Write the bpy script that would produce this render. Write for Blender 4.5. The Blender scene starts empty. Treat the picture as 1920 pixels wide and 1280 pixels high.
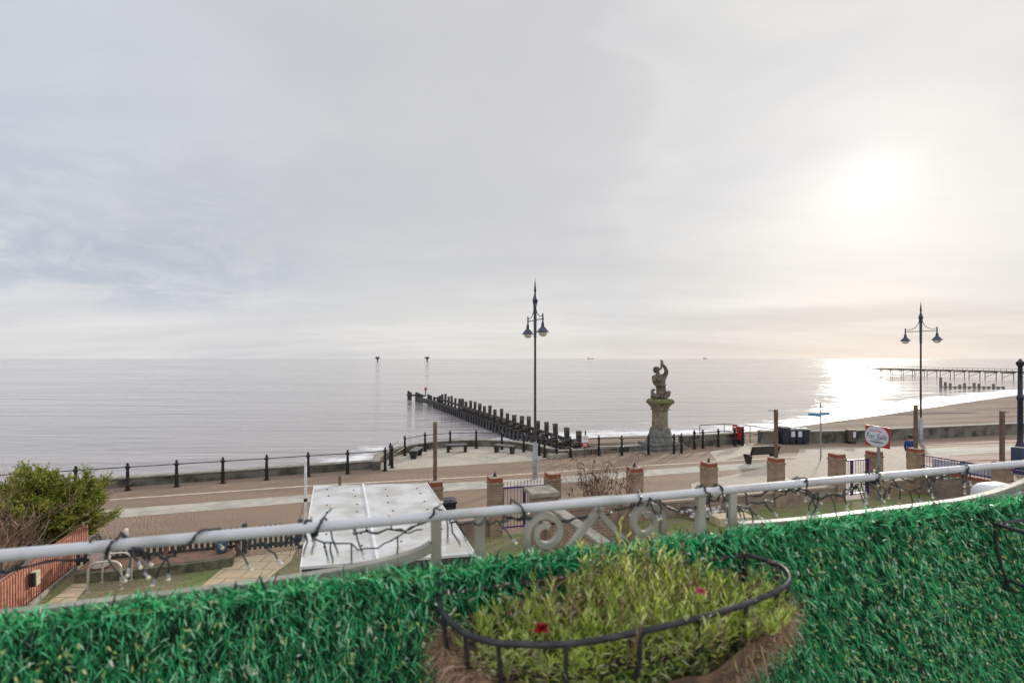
import bpy, bmesh, math, random
import numpy as np
from mathutils import Vector, Matrix
random.seed(7); rng = np.random.default_rng(7)
S = bpy.context.scene; COL = S.collection
R = math.radians
# ------------------------------------------------------------------ camera
H = 5.5; F = 900.0
cd = bpy.data.cameras.new('camera'); cam = bpy.data.objects.new('camera', cd); COL.objects.link(cam)
cam.location = (0, 0, H); cam.rotation_euler = (R(90), 0, 0)
cd.sensor_width = 36; cd.lens = F/1920*36; cd.shift_y = 32/1920
cd.clip_start = 0.05; cd.clip_end = 90000
cd.dof.use_dof = True; cd.dof.focus_distance = 24; cd.dof.aperture_fstop = 3.1
S.camera = cam
S.view_settings.view_transform = 'Standard'; S.view_settings.look = 'None'
S.view_settings.exposure = .16; S.view_settings.gamma = 1
# ------------------------------------------------------------------ sun and sky
SUN = Vector((0.75, 1.0, 0.367)).normalized()
sl = bpy.data.lights.new('sun', 'SUN'); sl.energy = 2.2; sl.angle = R(3.5); sl.color = (1, .93, .82)
so = bpy.data.objects.new('sun', sl); COL.objects.link(so); so.location = (30, 40, 40)
so.rotation_euler = (-SUN).to_track_quat('-Z', 'Y').to_euler()

class NT:
    def __init__(s, nt): s.nt = nt; s.n = nt.nodes; s.l = nt.links
    def new(s, t, **k):
        n = s.n.new(t)
        for a, v in k.items(): setattr(n, a, v)
        return n
    def put(s, sock, v):
        if isinstance(v, bpy.types.NodeSocket): s.l.new(v, sock)
        elif v is not None:
            if isinstance(v, (tuple, list)) and len(v) == 3 and sock.type == 'RGBA': v = (*v, 1)
            sock.default_value = v
    def math(s, op, a, b=None, c=None, clamp=False):
        n = s.new('ShaderNodeMath', operation=op, use_clamp=clamp)
        for i, v in enumerate((a, b, c)):
            if v is not None: s.put(n.inputs[i], v)
        return n.outputs[0]
    def vmath(s, op, a, b=None):
        n = s.new('ShaderNodeVectorMath', operation=op)
        s.put(n.inputs[0], a)
        if b is not None: s.put(n.inputs[1], b)
        return n.outputs['Value'] if op in ('DOT_PRODUCT', 'LENGTH') else n.outputs[0]
    def mix(s, f, a, b, blend='MIX'):
        n = s.new('ShaderNodeMix', data_type='RGBA', blend_type=blend)
        s.put(n.inputs[0], f); s.put(n.inputs[6], a); s.put(n.inputs[7], b)
        return n.outputs[2]
    def noise(s, vec, scale, detail=3, rough=.55, dist=0):
        n = s.new('ShaderNodeTexNoise'); s.put(n.inputs['Vector'], vec)
        n.inputs['Scale'].default_value = scale; n.inputs['Detail'].default_value = detail
        n.inputs['Roughness'].default_value = rough; n.inputs['Distortion'].default_value = dist
        return n.outputs[0]
    def ramp(s, f, stops):
        n = s.new('ShaderNodeValToRGB'); s.put(n.inputs[0], f); e = n.color_ramp.elements
        while len(e) < len(stops): e.new(.5)
        for i, (p, c) in enumerate(stops):
            e[i].position = p; e[i].color = (*c, 1) if isinstance(c, tuple) else (c, c, c, 1)
        return n.outputs[0]
    def smooth(s, v, a, b):
        n = s.new('ShaderNodeMapRange', interpolation_type='SMOOTHSTEP'); s.put(n.inputs[0], v)
        n.inputs[1].default_value = a; n.inputs[2].default_value = b
        return n.outputs[0]
    def mapping(s, vec, scale=(1, 1, 1), rot=(0, 0, 0), loc=(0, 0, 0)):
        n = s.new('ShaderNodeMapping'); s.put(n.inputs[0], vec)
        n.inputs['Scale'].default_value = scale; n.inputs['Rotation'].default_value = rot; n.inputs['Location'].default_value = loc
        return n.outputs[0]

W = bpy.data.worlds.new('World'); S.world = W; W.use_nodes = True
w = NT(W.node_tree); w.n.clear()
tc = w.new('ShaderNodeTexCoord'); d = tc.outputs['Generated']
sx = w.new('ShaderNodeSeparateXYZ'); w.put(sx.inputs[0], d)
z = w.math('MAXIMUM', sx.outputs[2], 0.0)
den = w.math('ADD', z, 0.10)
cb = w.new('ShaderNodeCombineXYZ')
w.put(cb.inputs[0], w.math('DIVIDE', sx.outputs[0], den)); w.put(cb.inputs[1], w.math('DIVIDE', sx.outputs[1], den))
cp = cb.outputs[0]
fl = w.new('ShaderNodeCombineXYZ'); w.put(fl.inputs[0], sx.outputs[0]); w.put(fl.inputs[1], sx.outputs[1])
az = w.vmath('DOT_PRODUCT', w.vmath('NORMALIZE', fl.outputs[0]), Vector((SUN.x, SUN.y, 0)).normalized())
warmf = w.smooth(az, -.05, 1.0)
base = w.mix(warmf, (.46, .51, .615), (.68, .668, .648))
hz = w.smooth(z, 0.30, 0.0)
base = w.mix(w.math('MULTIPLY', hz, .75), base, w.mix(warmf, (.755, .735, .715), (.63, .617, .602)))
# cloud sheets seen in perspective
n1 = w.noise(w.mapping(cp, (.16, .55, 1), (0, 0, R(-24))), 1.0, 5, .55, .5)
n2 = w.noise(w.mapping(cp, (.5, 1.3, 1), (0, 0, R(-24)), (3.1, 1.7, 0)), 1.0, 6, .6, .7)
n3 = w.noise(w.mapping(d, (1.2, 1.2, 3.2), (0, R(-16), 0), (.3, .2, .1)), 1.6, 4, .5, .4)
f1 = w.smooth(n1, .30, .72); f2 = w.smooth(n2, .40, .78); f3 = w.smooth(n3, .34, .68)
base = w.mix(w.math('MULTIPLY', f1, .50), base, (.83, .81, .79))
base = w.mix(w.math('MULTIPLY', f2, .30), base, (.47, .48, .53))
base = w.mix(w.math('MULTIPLY', f3, .40), base, (.48, .495, .555))
# a broad grey cloud sheet hanging over the middle of the view
rx = w.math('DIVIDE', sx.outputs[0], w.math('MAXIMUM', sx.outputs[1], .05))
rx = w.math('ADD', rx, w.math('MULTIPLY', w.math('SUBTRACT', n3, .5), 1.2))
sheet = w.math('MULTIPLY', w.math('MULTIPLY', w.smooth(rx, .36, .16), w.smooth(rx, -1.1, -.25)), w.math('MULTIPLY', w.smooth(z, .05, .30), w.smooth(sx.outputs[1], 0, .3)))
base = w.mix(w.math('MULTIPLY', sheet, .62), base, (.54, .54, .562))
# torn darker cloud low in the left of the view
lf = w.math('MULTIPLY', w.smooth(sx.outputs[0], -.26, -.62), w.math('MULTIPLY', w.smooth(z, .04, .13), w.smooth(z, .40, .17)))
n4 = w.noise(w.mapping(d, (2.2, 2.2, 6.0), (0, R(-10), 0)), 3.4, 8, .66, .8)
base = w.mix(w.math('MULTIPLY', w.math('MULTIPLY', lf, w.smooth(n4, .36, .64)), .66), base, (.42, .46, .56))
bank = w.math('MULTIPLY', w.math('MULTIPLY', w.smooth(z, .105, .075), w.smooth(z, .0, .02)), w.smooth(sx.outputs[0], .12, .50))
n5 = w.noise(w.mapping(d, (1.2, 1.2, 16), (0, R(-3), 0)), 2.4, 5, .55, .3)
base = w.mix(w.math('MULTIPLY', bank, w.math('ADD', .35, w.math('MULTIPLY', w.smooth(n5, .38, .62), .6))), base, (.53, .525, .53))
gd = w.math('MAXIMUM', w.vmath('DOT_PRODUCT', d, SUN), 0.0)
glow = w.math('ADD', w.math('MULTIPLY', w.math('POWER', gd, 700), .13),
              w.math('ADD', w.math('MULTIPLY', w.math('POWER', gd, 60), .08), w.math('MULTIPLY', w.math('POWER', gd, 14), .05)))
gm = w.new('ShaderNodeVectorMath', operation='SCALE'); w.put(gm.inputs[0], (1.0, .985, .955)); w.put(gm.inputs[3], glow)
skyc = w.mix(1.0, base, gm.outputs[0], 'ADD')
# sky raised overhead, as overcast is, and behind the view, to light the ground
up = w.math('ADD', 1.0, w.math('MULTIPLY', w.smooth(z, .60, .95), .75))
bk = w.math('ADD', up, w.math('MULTIPLY', w.smooth(sx.outputs[1], .2, -.5), .55))
sc_ = w.new('ShaderNodeVectorMath', operation='SCALE'); w.put(sc_.inputs[0], skyc); w.put(sc_.inputs[3], bk)
nis = w.new('ShaderNodeTexSky', sky_type='NISHITA'); nis.sun_disc = False
nis.sun_elevation = math.asin(SUN.z); nis.sun_rotation = math.atan2(SUN.x, SUN.y)
bg1 = w.new('ShaderNodeBackground'); w.put(bg1.inputs[0], sc_.outputs[0]); bg1.inputs[1].default_value = 1.0
bg2 = w.new('ShaderNodeBackground'); w.put(bg2.inputs[0], nis.outputs[0]); bg2.inputs[1].default_value = .08
ms = w.new('ShaderNodeMixShader'); ms.inputs[0].default_value = .05
w.l.new(bg1.outputs[0], ms.inputs[1]); w.l.new(bg2.outputs[0], ms.inputs[2])
ow = w.new('ShaderNodeOutputWorld'); w.l.new(ms.outputs[0], ow.inputs[0])

# ------------------------------------------------------------------ helpers
def G(px, py, z=0.0):
    """photo pixel -> point on the level plane z"""
    dd = F*(H-z)/(py-672); return Vector(((px-960)/F*dd, dd, z))
def L(s, t, z=0.0):
    """promenade frame: s along it, t towards the sea"""
    return Vector((1+.943*s-.334*t, 22+.334*s+.943*t, z))
UA = math.atan2(.334, .943)
def Wl(a, o=0, z=0.0):
    """front wall line of the garden, o towards the sea"""
    return Vector((-.5+.9637*a-.2669*o, 15.06+.2669*a+.9637*o, z))
WA = math.atan2(.2669, .9637)
def B(k, o, z):
    """balcony frame: k along the rail, o inwards"""
    return Vector((-1.067+.961*k+.275*o, 1+.275*k-.961*o, z))
BA = math.atan2(.275, .961)

class MB:
    def __init__(s): s.v = []; s.f = []; s.m = []
    def add(s, vs, fs, mi=0):
        b = len(s.v); s.v += [tuple(p) for p in vs]; s.f += [tuple(i+b for i in f) for f in fs]; s.m += [mi]*len(fs); return s
    def box(s, c, size, rz=0, mi=0, rot=None, taper=1.0):
        x, y, zz = size[0]/2, size[1]/2, size[2]/2
        M = rot if rot is not None else Matrix.Rotation(rz, 3, 'Z')
        vs = []
        for k in (-1, 1):
            t = taper if k == 1 else 1
            for a, b in ((-1, -1), (1, -1), (1, 1), (-1, 1)): vs.append(Vector(c)+M @ Vector((a*x*t, b*y*t, k*zz)))
        return s.add(vs, [(3, 2, 1, 0), (4, 5, 6, 7), (0, 1, 5, 4), (1, 2, 6, 5), (2, 3, 7, 6), (3, 0, 4, 7)], mi)
    def bevbox(s, c, size, b=.01, rz=0, mi=0, rot=None):
        bm = bmesh.new(); bmesh.ops.create_cube(bm, size=1)
        for v in bm.verts: v.co = Vector((v.co.x*size[0], v.co.y*size[1], v.co.z*size[2]))
        bmesh.ops.bevel(bm, geom=bm.edges[:], offset=b, segments=2, profile=.5, affect='EDGES')
        M = rot if rot is not None else Matrix.Rotation(rz, 3, 'Z')
        bm.verts.index_update()
        s.add([Vector(c)+M @ v.co for v in bm.verts], [[v.index for v in f.verts] for f in bm.faces], mi); bm.free(); return s
    def tube(s, pts, r, seg=8, mi=0, closed=False, caps=True):
        pts = [Vector(p) for p in pts]; n = len(pts)
        rs = r if isinstance(r, (list, tuple)) else [r]*n
        tang = []
        for i in range(n):
            a = pts[i-1] if (i > 0 or closed) else pts[i]
            b = pts[(i+1) % n] if (i < n-1 or closed) else pts[i]
            t = (b-a); tang.append(t.normalized() if t.length > 1e-9 else Vector((0, 0, 1)))
        u = tang[0].orthogonal().normalized(); vs = []
        for i in range(n):
            t = tang[i]; u = (u-t*u.dot(t))
            u = u.normalized() if u.length > 1e-6 else t.orthogonal().normalized()
            q = t.cross(u)
            for j in range(seg):
                a = 2*math.pi*j/seg; vs.append(pts[i]+(u*math.cos(a)+q*math.sin(a))*rs[i])
        fs = []
        for i in range(n if closed else n-1):
            i2 = (i+1) % n
            for j in range(seg): fs.append((i*seg+j, i*seg+(j+1) % seg, i2*seg+(j+1) % seg, i2*seg+j))
        if caps and not closed: fs += [tuple(range(seg-1, -1, -1)), tuple(range((n-1)*seg, n*seg))]
        return s.add(vs, fs, mi)
    def lathe(s, prof, c=(0, 0, 0), seg=16, mi=0, rz=0):
        vs = []
        for r, zz in prof:
            for j in range(seg):
                a = 2*math.pi*j/seg+rz; vs.append((c[0]+r*math.cos(a), c[1]+r*math.sin(a), c[2]+zz))
        fs = []; n = len(prof)
        for i in range(n-1):
            for j in range(seg): fs.append((i*seg+j, i*seg+(j+1) % seg, (i+1)*seg+(j+1) % seg, (i+1)*seg+j))
        fs += [tuple(range(seg-1, -1, -1)), tuple(range((n-1)*seg, n*seg))]
        return s.add(vs, fs, mi)
    def poly(s, pts, mi=0):
        return s.add(pts, [tuple(range(len(pts)))], mi)
    def prism(s, pts, z0, z1, mi=0):
        n = len(pts)
        vs = [(p[0], p[1], z0) for p in pts]+[(p[0], p[1], z1) for p in pts]
        return s.add(vs, [tuple(range(n-1, -1, -1)), tuple(range(n, 2*n))]+[(i, (i+1) % n, n+(i+1) % n, n+i) for i in range(n)], mi)
    def strip(s, line, wd, z0, z1, mi=0):
        """wall of width wd along a ground polyline"""
        P = [Vector((p[0], p[1], 0)) for p in line]; n = len(P); vs = []
        for i in range(n):
            t = (P[min(i+1, n-1)]-P[max(i-1, 0)]).normalized(); q = Vector((-t.y, t.x, 0))*wd/2
            a, b = P[i]-q, P[i]+q
            vs += [(a.x, a.y, z0), (b.x, b.y, z0), (b.x, b.y, z1), (a.x, a.y, z1)]
        fs = []
        for i in range(n-1):
            for j in range(4): fs.append((i*4+j, (i+1)*4+j, (i+1)*4+(j+1) % 4, i*4+(j+1) % 4))
        fs += [(0, 1, 2, 3), tuple((n-1)*4+j for j in (3, 2, 1, 0))]
        return s.add(vs, fs, mi)
    def blades(s, p, d, l, wd, bend=None, mi=0):
        p = np.asarray(p, float); d = np.asarray(d, float); N = len(p)
        l = np.broadcast_to(l, N)[:, None]; wd = np.broadcast_to(wd, N)[:, None]
        d = d/np.linalg.norm(d, axis=1, keepdims=True)
        sd = np.cross(d, rng.normal(size=(N, 3))); sd /= np.linalg.norm(sd, axis=1, keepdims=True)+1e-9
        bd = np.zeros((N, 3)) if bend is None else np.broadcast_to(np.asarray(bend, float), (N, 3))
        m = p+d*l*.5+bd*l*.25; t = p+d*l+bd*l
        V = np.stack([p-sd*wd*.35, p+sd*wd*.35, m-sd*wd*.5, m+sd*wd*.5, t], 1).reshape(-1, 3)
        b = len(s.v); s.v += [tuple(x) for x in V.tolist()]
        for i in range(N):
            k = b+i*5; s.f.append((k, k+1, k+3, k+2)); s.f.append((k+2, k+3, k+4))
        s.m += [mi]*(2*N); return s
    def build(s, name, mats, parent=None, smooth=False, uv=False):
        me = bpy.data.meshes.new(name); me.from_pydata(s.v, [], s.f)
        if not isinstance(mats, (list, tuple)): mats = [mats]
        for m in mats: me.materials.append(m)
        if len(mats) > 1: me.polygons.foreach_set('material_index', s.m)
        if uv:
            ul = me.uv_layers.new(name='UVMap')
            for p in me.polygons:
                n = p.normal
                for li in p.loop_indices:
                    c = me.vertices[me.loops[li].vertex_index].co
                    if abs(n.z) > .7: q = (c.x, c.y)
                    else:
                        h = Vector((-n.y, n.x)); h = h.normalized() if h.length > 1e-6 else Vector((1, 0))
                        q = (c.x*h.x+c.y*h.y, c.z)
                    ul.data[li].uv = q
        if smooth: smooth_by_angle(me, smooth if isinstance(smooth, (int, float)) and smooth is not True else 40)
        me.update(); o = bpy.data.objects.new(name, me); COL.objects.link(o)
        if parent is not None: o.parent = parent
        return o

def smooth_by_angle(me, deg):
    me.polygons.foreach_set('use_smooth', [True]*len(me.polygons))
    bm = bmesh.new(); bm.from_mesh(me)
    for e in bm.edges:
        if len(e.link_faces) == 2 and e.calc_face_angle(0) > R(deg): e.smooth = False
    bm.to_mesh(me); bm.free()

def tag(o, label, cat, group=None):
    o['label'] = label; o['category'] = cat
    if group: o['group'] = group
    return o
def thing(name, label, cat, loc=(0, 0, 0), rz=0, group=None):
    o = bpy.data.objects.new(name, None); COL.objects.link(o); o.empty_display_size = .2
    o.location = loc; o.rotation_euler = (0, 0, rz); return tag(o, label, cat, group)
def wpart(root, mb, name, mats, **k):
    """part whose vertices were written in world space"""
    M = (Matrix.Translation(root.location) @ Matrix.Rotation(root.rotation_euler.z, 4, 'Z')).inverted()
    mb.v = [tuple(M @ Vector(p)) for p in mb.v]
    return mb.build(name, mats, root, **k)
def struct(mb, name, mats, **k):
    o = mb.build(name, mats, **k); o['kind'] = 'structure'; return o
def kids(o): return [c for c in bpy.data.objects if c.parent == o]
def dup(root, loc, rz, label, group=None):
    r = root.copy(); COL.objects.link(r); r.location = loc; r.rotation_euler = (0, 0, rz); r['label'] = label
    if group: r['group'] = group
    for ch in kids(root):
        c = ch.copy(); COL.objects.link(c); c.parent = r
        for g in kids(ch):
            q = g.copy(); COL.objects.link(q); q.parent = c
    return r
def skinmesh(pts, edges, rad, sub=2):
    me = bpy.data.meshes.new('t'); me.from_pydata(pts, edges, []); o = bpy.data.objects.new('t', me); COL.objects.link(o)
    o.modifiers.new('k', 'SKIN'); sv = me.skin_vertices[0].data
    for i, r in enumerate(rad): sv[i].radius = (r, r) if not isinstance(r, tuple) else r
    sv[0].use_root = True
    m = o.modifiers.new('s', 'SUBSURF'); m.levels = sub; m.render_levels = sub
    dg = bpy.context.evaluated_depsgraph_get(); dg.update()
    em = bpy.data.meshes.new_from_object(o.evaluated_get(dg))
    vs = [v.co.copy() for v in em.vertices]; fs = [tuple(p.vertices) for p in em.polygons]
    bpy.data.objects.remove(o); bpy.data.meshes.remove(me); bpy.data.meshes.remove(em)
    return vs, fs
def textmesh(txt, size, shear=0, ext=.002):
    cu = bpy.data.curves.new('t', 'FONT'); cu.body = txt; cu.size = size; cu.align_x = 'CENTER'; cu.align_y = 'CENTER'; cu.extrude = ext; cu.shear = shear
    o = bpy.data.objects.new('t', cu); COL.objects.link(o)
    dg = bpy.context.evaluated_depsgraph_get(); dg.update()
    em = bpy.data.meshes.new_from_object(o.evaluated_get(dg))
    vs = [v.co.copy() for v in em.vertices]; fs = [tuple(p.vertices) for p in em.polygons]
    bpy.data.objects.remove(o); bpy.data.curves.remove(cu); bpy.data.meshes.remove(em)
    return vs, fs

# ------------------------------------------------------------------ materials
def mat(name, c1, c2=None, rough=.6, metal=0, scale=6, detail=5, lo=.35, hi=.65, bump=0, bscale=None, coord='Object', trans=0, spec=.5):
    m = bpy.data.materials.new(name); m.use_nodes = True; n = NT(m.node_tree); p = n.n['Principled BSDF']
    p.inputs['Roughness'].default_value = rough; p.inputs['Metallic'].default_value = metal
    p.inputs['Specular IOR Level'].default_value = spec
    v = n.new('ShaderNodeTexCoord').outputs[coord]
    if c2 is None: c2 = tuple(x*.72 for x in c1)
    f = n.smooth(n.noise(v, scale, detail, .6), lo, hi)
    n.put(p.inputs['Base Color'], n.mix(f, c2, c1))
    n.put(p.inputs['Roughness'], n.math('ADD', rough-.08, n.math('MULTIPLY', f, .16)))
    if bump:
        b = n.new('ShaderNodeBump'); b.inputs['Strength'].default_value = bump; b.inputs['Distance'].default_value = .02
        n.put(b.inputs['Height'], n.noise(v, bscale or scale*4, 5, .6)); n.put(p.inputs['Normal'], b.outputs[0])
    return m
def islandmat(name, stops, rough=.5, trans=.25, spec=.4):
    m = bpy.data.materials.new(name); m.use_nodes = True; n = NT(m.node_tree); p = n.n['Principled BSDF']
    g = n.new('ShaderNodeNewGeometry'); c = n.ramp(g.outputs['Random Per Island'], stops)
    n.put(p.inputs['Base Color'], c); p.inputs['Roughness'].default_value = rough; p.inputs['Specular IOR Level'].default_value = spec
    if trans:
        t = n.new('ShaderNodeBsdfTranslucent'); n.put(t.inputs[0], c); x = n.new('ShaderNodeMixShader'); x.inputs[0].default_value = trans
        n.l.new(p.outputs[0], x.inputs[1]); n.l.new(t.outputs[0], x.inputs[2]); n.l.new(x.outputs[0], n.n['Material Output'].inputs[0])
    return m
def brickmat(name, c1, c2, mortar, bw=.225, bh=.075, ms=.012, rough=.85, offset=.5, stain=None, coord='UV'):
    m = bpy.data.materials.new(name); m.use_nodes = True; n = NT(m.node_tree); p = n.n['Principled BSDF']
    t = n.new('ShaderNodeTexCoord'); v = t.outputs[coord]
    b = n.new('ShaderNodeTexBrick'); n.put(b.inputs['Vector'], v); b.offset = offset
    n.put(b.inputs['Color1'], c1); n.put(b.inputs['Color2'], c2); n.put(b.inputs['Mortar'], mortar)
    b.inputs['Scale'].default_value = 1; b.inputs['Brick Width'].default_value = bw; b.inputs['Row Height'].default_value = bh
    b.inputs['Mortar Size'].default_value = ms; b.inputs['Bias'].default_value = 0; b.inputs['Mortar Smooth'].default_value = .2
    ns = n.smooth(n.noise(t.outputs['Object'], 3.5, 6, .65), .35, .7)
    c = n.mix(n.math('MULTIPLY', ns, .55), b.outputs[0], stain or tuple(x*.5 for x in c1))
    if coord == 'UV':
        oi = n.new('ShaderNodeObjectInfo').outputs['Random']; hv = n.new('ShaderNodeHueSaturation'); n.put(hv.inputs['Color'], c)
        n.put(hv.inputs['Value'], n.math('ADD', .8, n.math('MULTIPLY', oi, .4))); n.put(hv.inputs['Saturation'], n.math('ADD', .8, n.math('MULTIPLY', oi, .3))); c = hv.outputs[0]
    n.put(p.inputs['Base Color'], c); p.inputs['Roughness'].default_value = rough; p.inputs['Specular IOR Level'].default_value = .2
    bp = n.new('ShaderNodeBump'); bp.inputs['Strength'].default_value = .5; bp.inputs['Distance'].default_value = .008; bp.invert = True
    n.put(bp.inputs['Height'], b.outputs['Fac']); n.put(p.inputs['Normal'], bp.outputs[0])
    return m

def promenade_mat():
    m = bpy.data.materials.new('exposed_aggregate'); m.use_nodes = True; n = NT(m.node_tree); p = n.n['Principled BSDF']
    v = n.new('ShaderNodeTexCoord').outputs['Object']
    sp = n.noise(v, 25, 4, .85); big = n.noise(n.mapping(v, (.5, 1.6, 1), (0, 0, -UA)), .35, 5, .6)
    c = n.ramp(sp, [(.39, (.026, .018, .012)), (.46, (.145, .098, .068)), (.52, (.28, .196, .136)), (.60, (.65, .50, .365))])
    c = n.mix(n.math('MULTIPLY', n.smooth(big, .40, .66), .35), c, (.15, .115, .09))
    st = n.noise(v, 1.3, 7, .7)
    c = n.mix(n.math('MULTIPLY', n.smooth(st, .58, .70), .30), c, (.16, .13, .11))
    n.put(p.inputs['Base Color'], c); p.inputs['Roughness'].default_value = .75; p.inputs['Specular IOR Level'].default_value = .12
    b = n.new('ShaderNodeBump'); b.inputs['Strength'].default_value = .35; b.inputs['Distance'].default_value = .01
    n.put(b.inputs['Height'], sp); n.put(p.inputs['Normal'], b.outputs[0]); return m
M_prom = promenade_mat()
M_band = mat('pale_concrete', (.50, .46, .385), (.36, .33, .275), .8, scale=1.6, detail=8, bump=.15, bscale=40, spec=.15)
M_line = mat('cream_setts', (.66, .56, .43), (.45, .38, .29), .8, scale=4, spec=.15)
M_terr = brickmat('terrace_slabs', (.50, .445, .35), (.44, .385, .30), (.33, .29, .23), .9, .6, .014, stain=(.36, .33, .27), coord='Object')
M_pave = brickmat('block_paving', (.53, .455, .36), (.44, .375, .295), (.30, .25, .20), .42, .2, .016, stain=(.36, .31, .25), coord='Object')
M_red = mat('red_surfacing', (.42, .28, .23), (.32, .22, .18), .8, scale=2, detail=8, spec=.15)
M_conc = mat('stained_concrete', (.20, .18, .145), (.045, .045, .034), .85, scale=1.1, detail=9, lo=.32, hi=.62, bump=.3, bscale=18, spec=.15)
M_cop = mat('concrete_coping', (.36, .33, .27), (.20, .185, .145), .85, scale=2.5, detail=8, bump=.2, spec=.15)
M_iron = mat('black_painted_iron', (.012, .013, .016), (.02, .02, .022), .38, .3, scale=8)
M_rail = mat('galvanised_tube', (.10, .10, .105), (.045, .045, .05), .4, .6, scale=3)
M_lampb = mat('blue_grey_paint', (.04, .055, .085), (.026, .038, .06), .4, .1)
M_lampg = mat('bronzed_column', (.085, .075, .066), (.045, .042, .04), .42, .5, scale=2)
M_galv = mat('grey_galvanised_base', (.40, .41, .42), (.24, .25, .26), .45, .5, scale=5)
M_navy = mat('navy_paint', (.01, .016, .04), (.008, .012, .028), .35)
M_timber = mat('weathered_post_timber', (.19, .12, .075), (.10, .065, .042), .8, scale=9)
M_gro = mat('wet_groyne_timber', (.055, .046, .038), (.014, .012, .011), .55, scale=4, bump=.5, bscale=12)
M_grot = mat('bleached_pile_top', (.16, .125, .09), (.05, .04, .032), .8, scale=5)
M_pile = mat('rusted_sheet_pile', (.05, .042, .045), (.018, .015, .017), .5, .3, scale=5)
M_brick = brickmat('buff_brick', (.36, .225, .135), (.27, .155, .09), (.36, .32, .26), stain=(.13, .095, .065))
M_cap = mat('red_clay_cap', (.34, .075, .035), (.20, .05, .03), .7, scale=14)
M_capw = mat('mortar_flaunching', (.42, .33, .26), (.30, .22, .17), .85, scale=10)
M_purple = mat('purple_paint', (.075, .022, .16), (.05, .018, .105), .4)
M_lead = mat('dark_lead_finial', (.03, .033, .045), (.02, .02, .025), .5, .4)
M_stone = mat('weathered_sandstone', (.30, .235, .17), (.13, .105, .075), .85, scale=3.5, detail=8, bump=.35, bscale=20)
M_stoneg = mat('grey_plinth_stone', (.20, .195, .17), (.10, .10, .085), .85, scale=3.5, detail=8, bump=.35, bscale=20)
M_moss = mat('mossy_ledge', (.15, .17, .05), (.11, .095, .06), .95, scale=5, detail=7, lo=.42, hi=.58, bump=.6, bscale=30)
M_stat = mat('lichened_statue_stone', (.185, .155, .105), (.055, .05, .036), .9, scale=4.5, detail=8, lo=.38, hi=.62, bump=.4, bscale=22)
M_black = mat('black_plastic', (.012, .012, .014), (.02, .02, .022), .5)
M_bin = mat('navy_black_bin_plastic', (.02, .025, .04), (.012, .015, .024), .42)
M_benchw = mat('dark_bench_slats', (.03, .022, .018), (.014, .011, .010), .5)
M_benchg = mat('grey_bench_top', (.17, .17, .16), (.09, .09, .085), .6, scale=8)
M_white = mat('white_paint', (.78, .78, .77), (.62, .62, .61), .45, scale=5)
M_paper = mat('white_label', (.62, .65, .70), (.5, .53, .58), .5)
M_redp = mat('red_paint', (.50, .02, .02), (.38, .015, .015), .4)
M_org = mat('orange_red_paint', (.62, .12, .03), (.48, .07, .02), .45)
M_blue = mat('sky_blue_enamel', (.06, .24, .44), (.045, .19, .36), .4)
M_grey = mat('grey_steel', (.33, .34, .36), (.20, .21, .22), .4, .5)
M_ink = mat('dark_ink', (.05, .055, .08), (.04, .045, .06), .6)
M_pink = mat('faded_red_ink', (.62, .22, .24), (.55, .2, .22), .6)
M_roof = mat('white_roof_sheet', (.60, .595, .58), (.44, .42, .375), .45, scale=1.6, detail=10, lo=.36, hi=.60, bump=.06, bscale=3)
M_seam = mat('white_seam_strip', (.78, .78, .77), (.68, .68, .66), .4)
M_rust = mat('rusty_screw', (.09, .07, .055), (.05, .04, .03), .7)
M_fas = mat('dark_fascia', (.06, .055, .05), (.03, .028, .025), .6)
M_slat = mat('red_brown_fence_stain', (.50, .22, .155), (.33, .13, .09), .7, scale=7)
M_slatg = mat('slat_gap_shade', (.02, .012, .01), (.012, .01, .008), .8)
M_pick = mat('grey_brown_picket', (.075, .062, .05), (.035, .03, .026), .8, scale=7)
M_gatew = mat('slate_green_gate', (.06, .075, .075), (.035, .045, .045), .7)
M_lawn = mat('mossy_lawn', (.105, .135, .035), (.20, .165, .10), .95, scale=1.7, detail=9, lo=.42, hi=.60, bump=.8, bscale=40)
M_slab = brickmat('sandstone_path_slabs', (.56, .45, .29), (.50, .39, .25), (.20, .17, .10), .62, .48, .016, stain=(.40, .32, .21), coord='Object')
M_bedf = mat('terracotta_bed_paving', (.27, .155, .10), (.17, .11, .075), .85, scale=5, detail=8)
M_bedk = mat('mossy_kerb_stone', (.16, .145, .085), (.06, .06, .032), .9, scale=5, detail=8, bump=.5)
M_ss = mat('brushed_steel_tube', (.62, .57, .48), (.46, .42, .35), .35, .5)
M_pot = mat('pinkish_white_pot', (.66, .55, .50), (.52, .43, .39), .6)
M_potb = mat('blue_glazed_pot', (.08, .13, .20), (.05, .085, .13), .3)
M_soil = mat('dark_soil', (.04, .03, .02), (.02, .015, .01), .95, scale=20)
M_wht = mat('balcony_white_paint', (.56, .56, .56), (.36, .355, .34), .42, scale=7, detail=7, lo=.25, hi=.55, bump=.05, bscale=60)
M_bar = mat('aged_cream_paint', (.40, .375, .31), (.27, .25, .20), .5, scale=9, detail=7, bump=.1)
M_wire = mat('dark_green_cable', (.012, .022, .024), (.02, .03, .032), .45)
M_bulb = mat('warm_led_cap', (.85, .78, .60), (.8, .72, .52), .25)
M_bask = mat('black_basket_steel', (.02, .02, .024), (.045, .043, .045), .5, .3, scale=30)
M_coir = islandmat('coir_fibre', [(0, (.20, .11, .06)), (.4, (.40, .25, .15)), (.8, (.56, .39, .25)), (1, (.68, .52, .37))], .9, .1)
M_coirb = mat('coir_liner', (.27, .165, .10), (.13, .08, .05), .95, scale=25, bump=.8)
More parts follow.
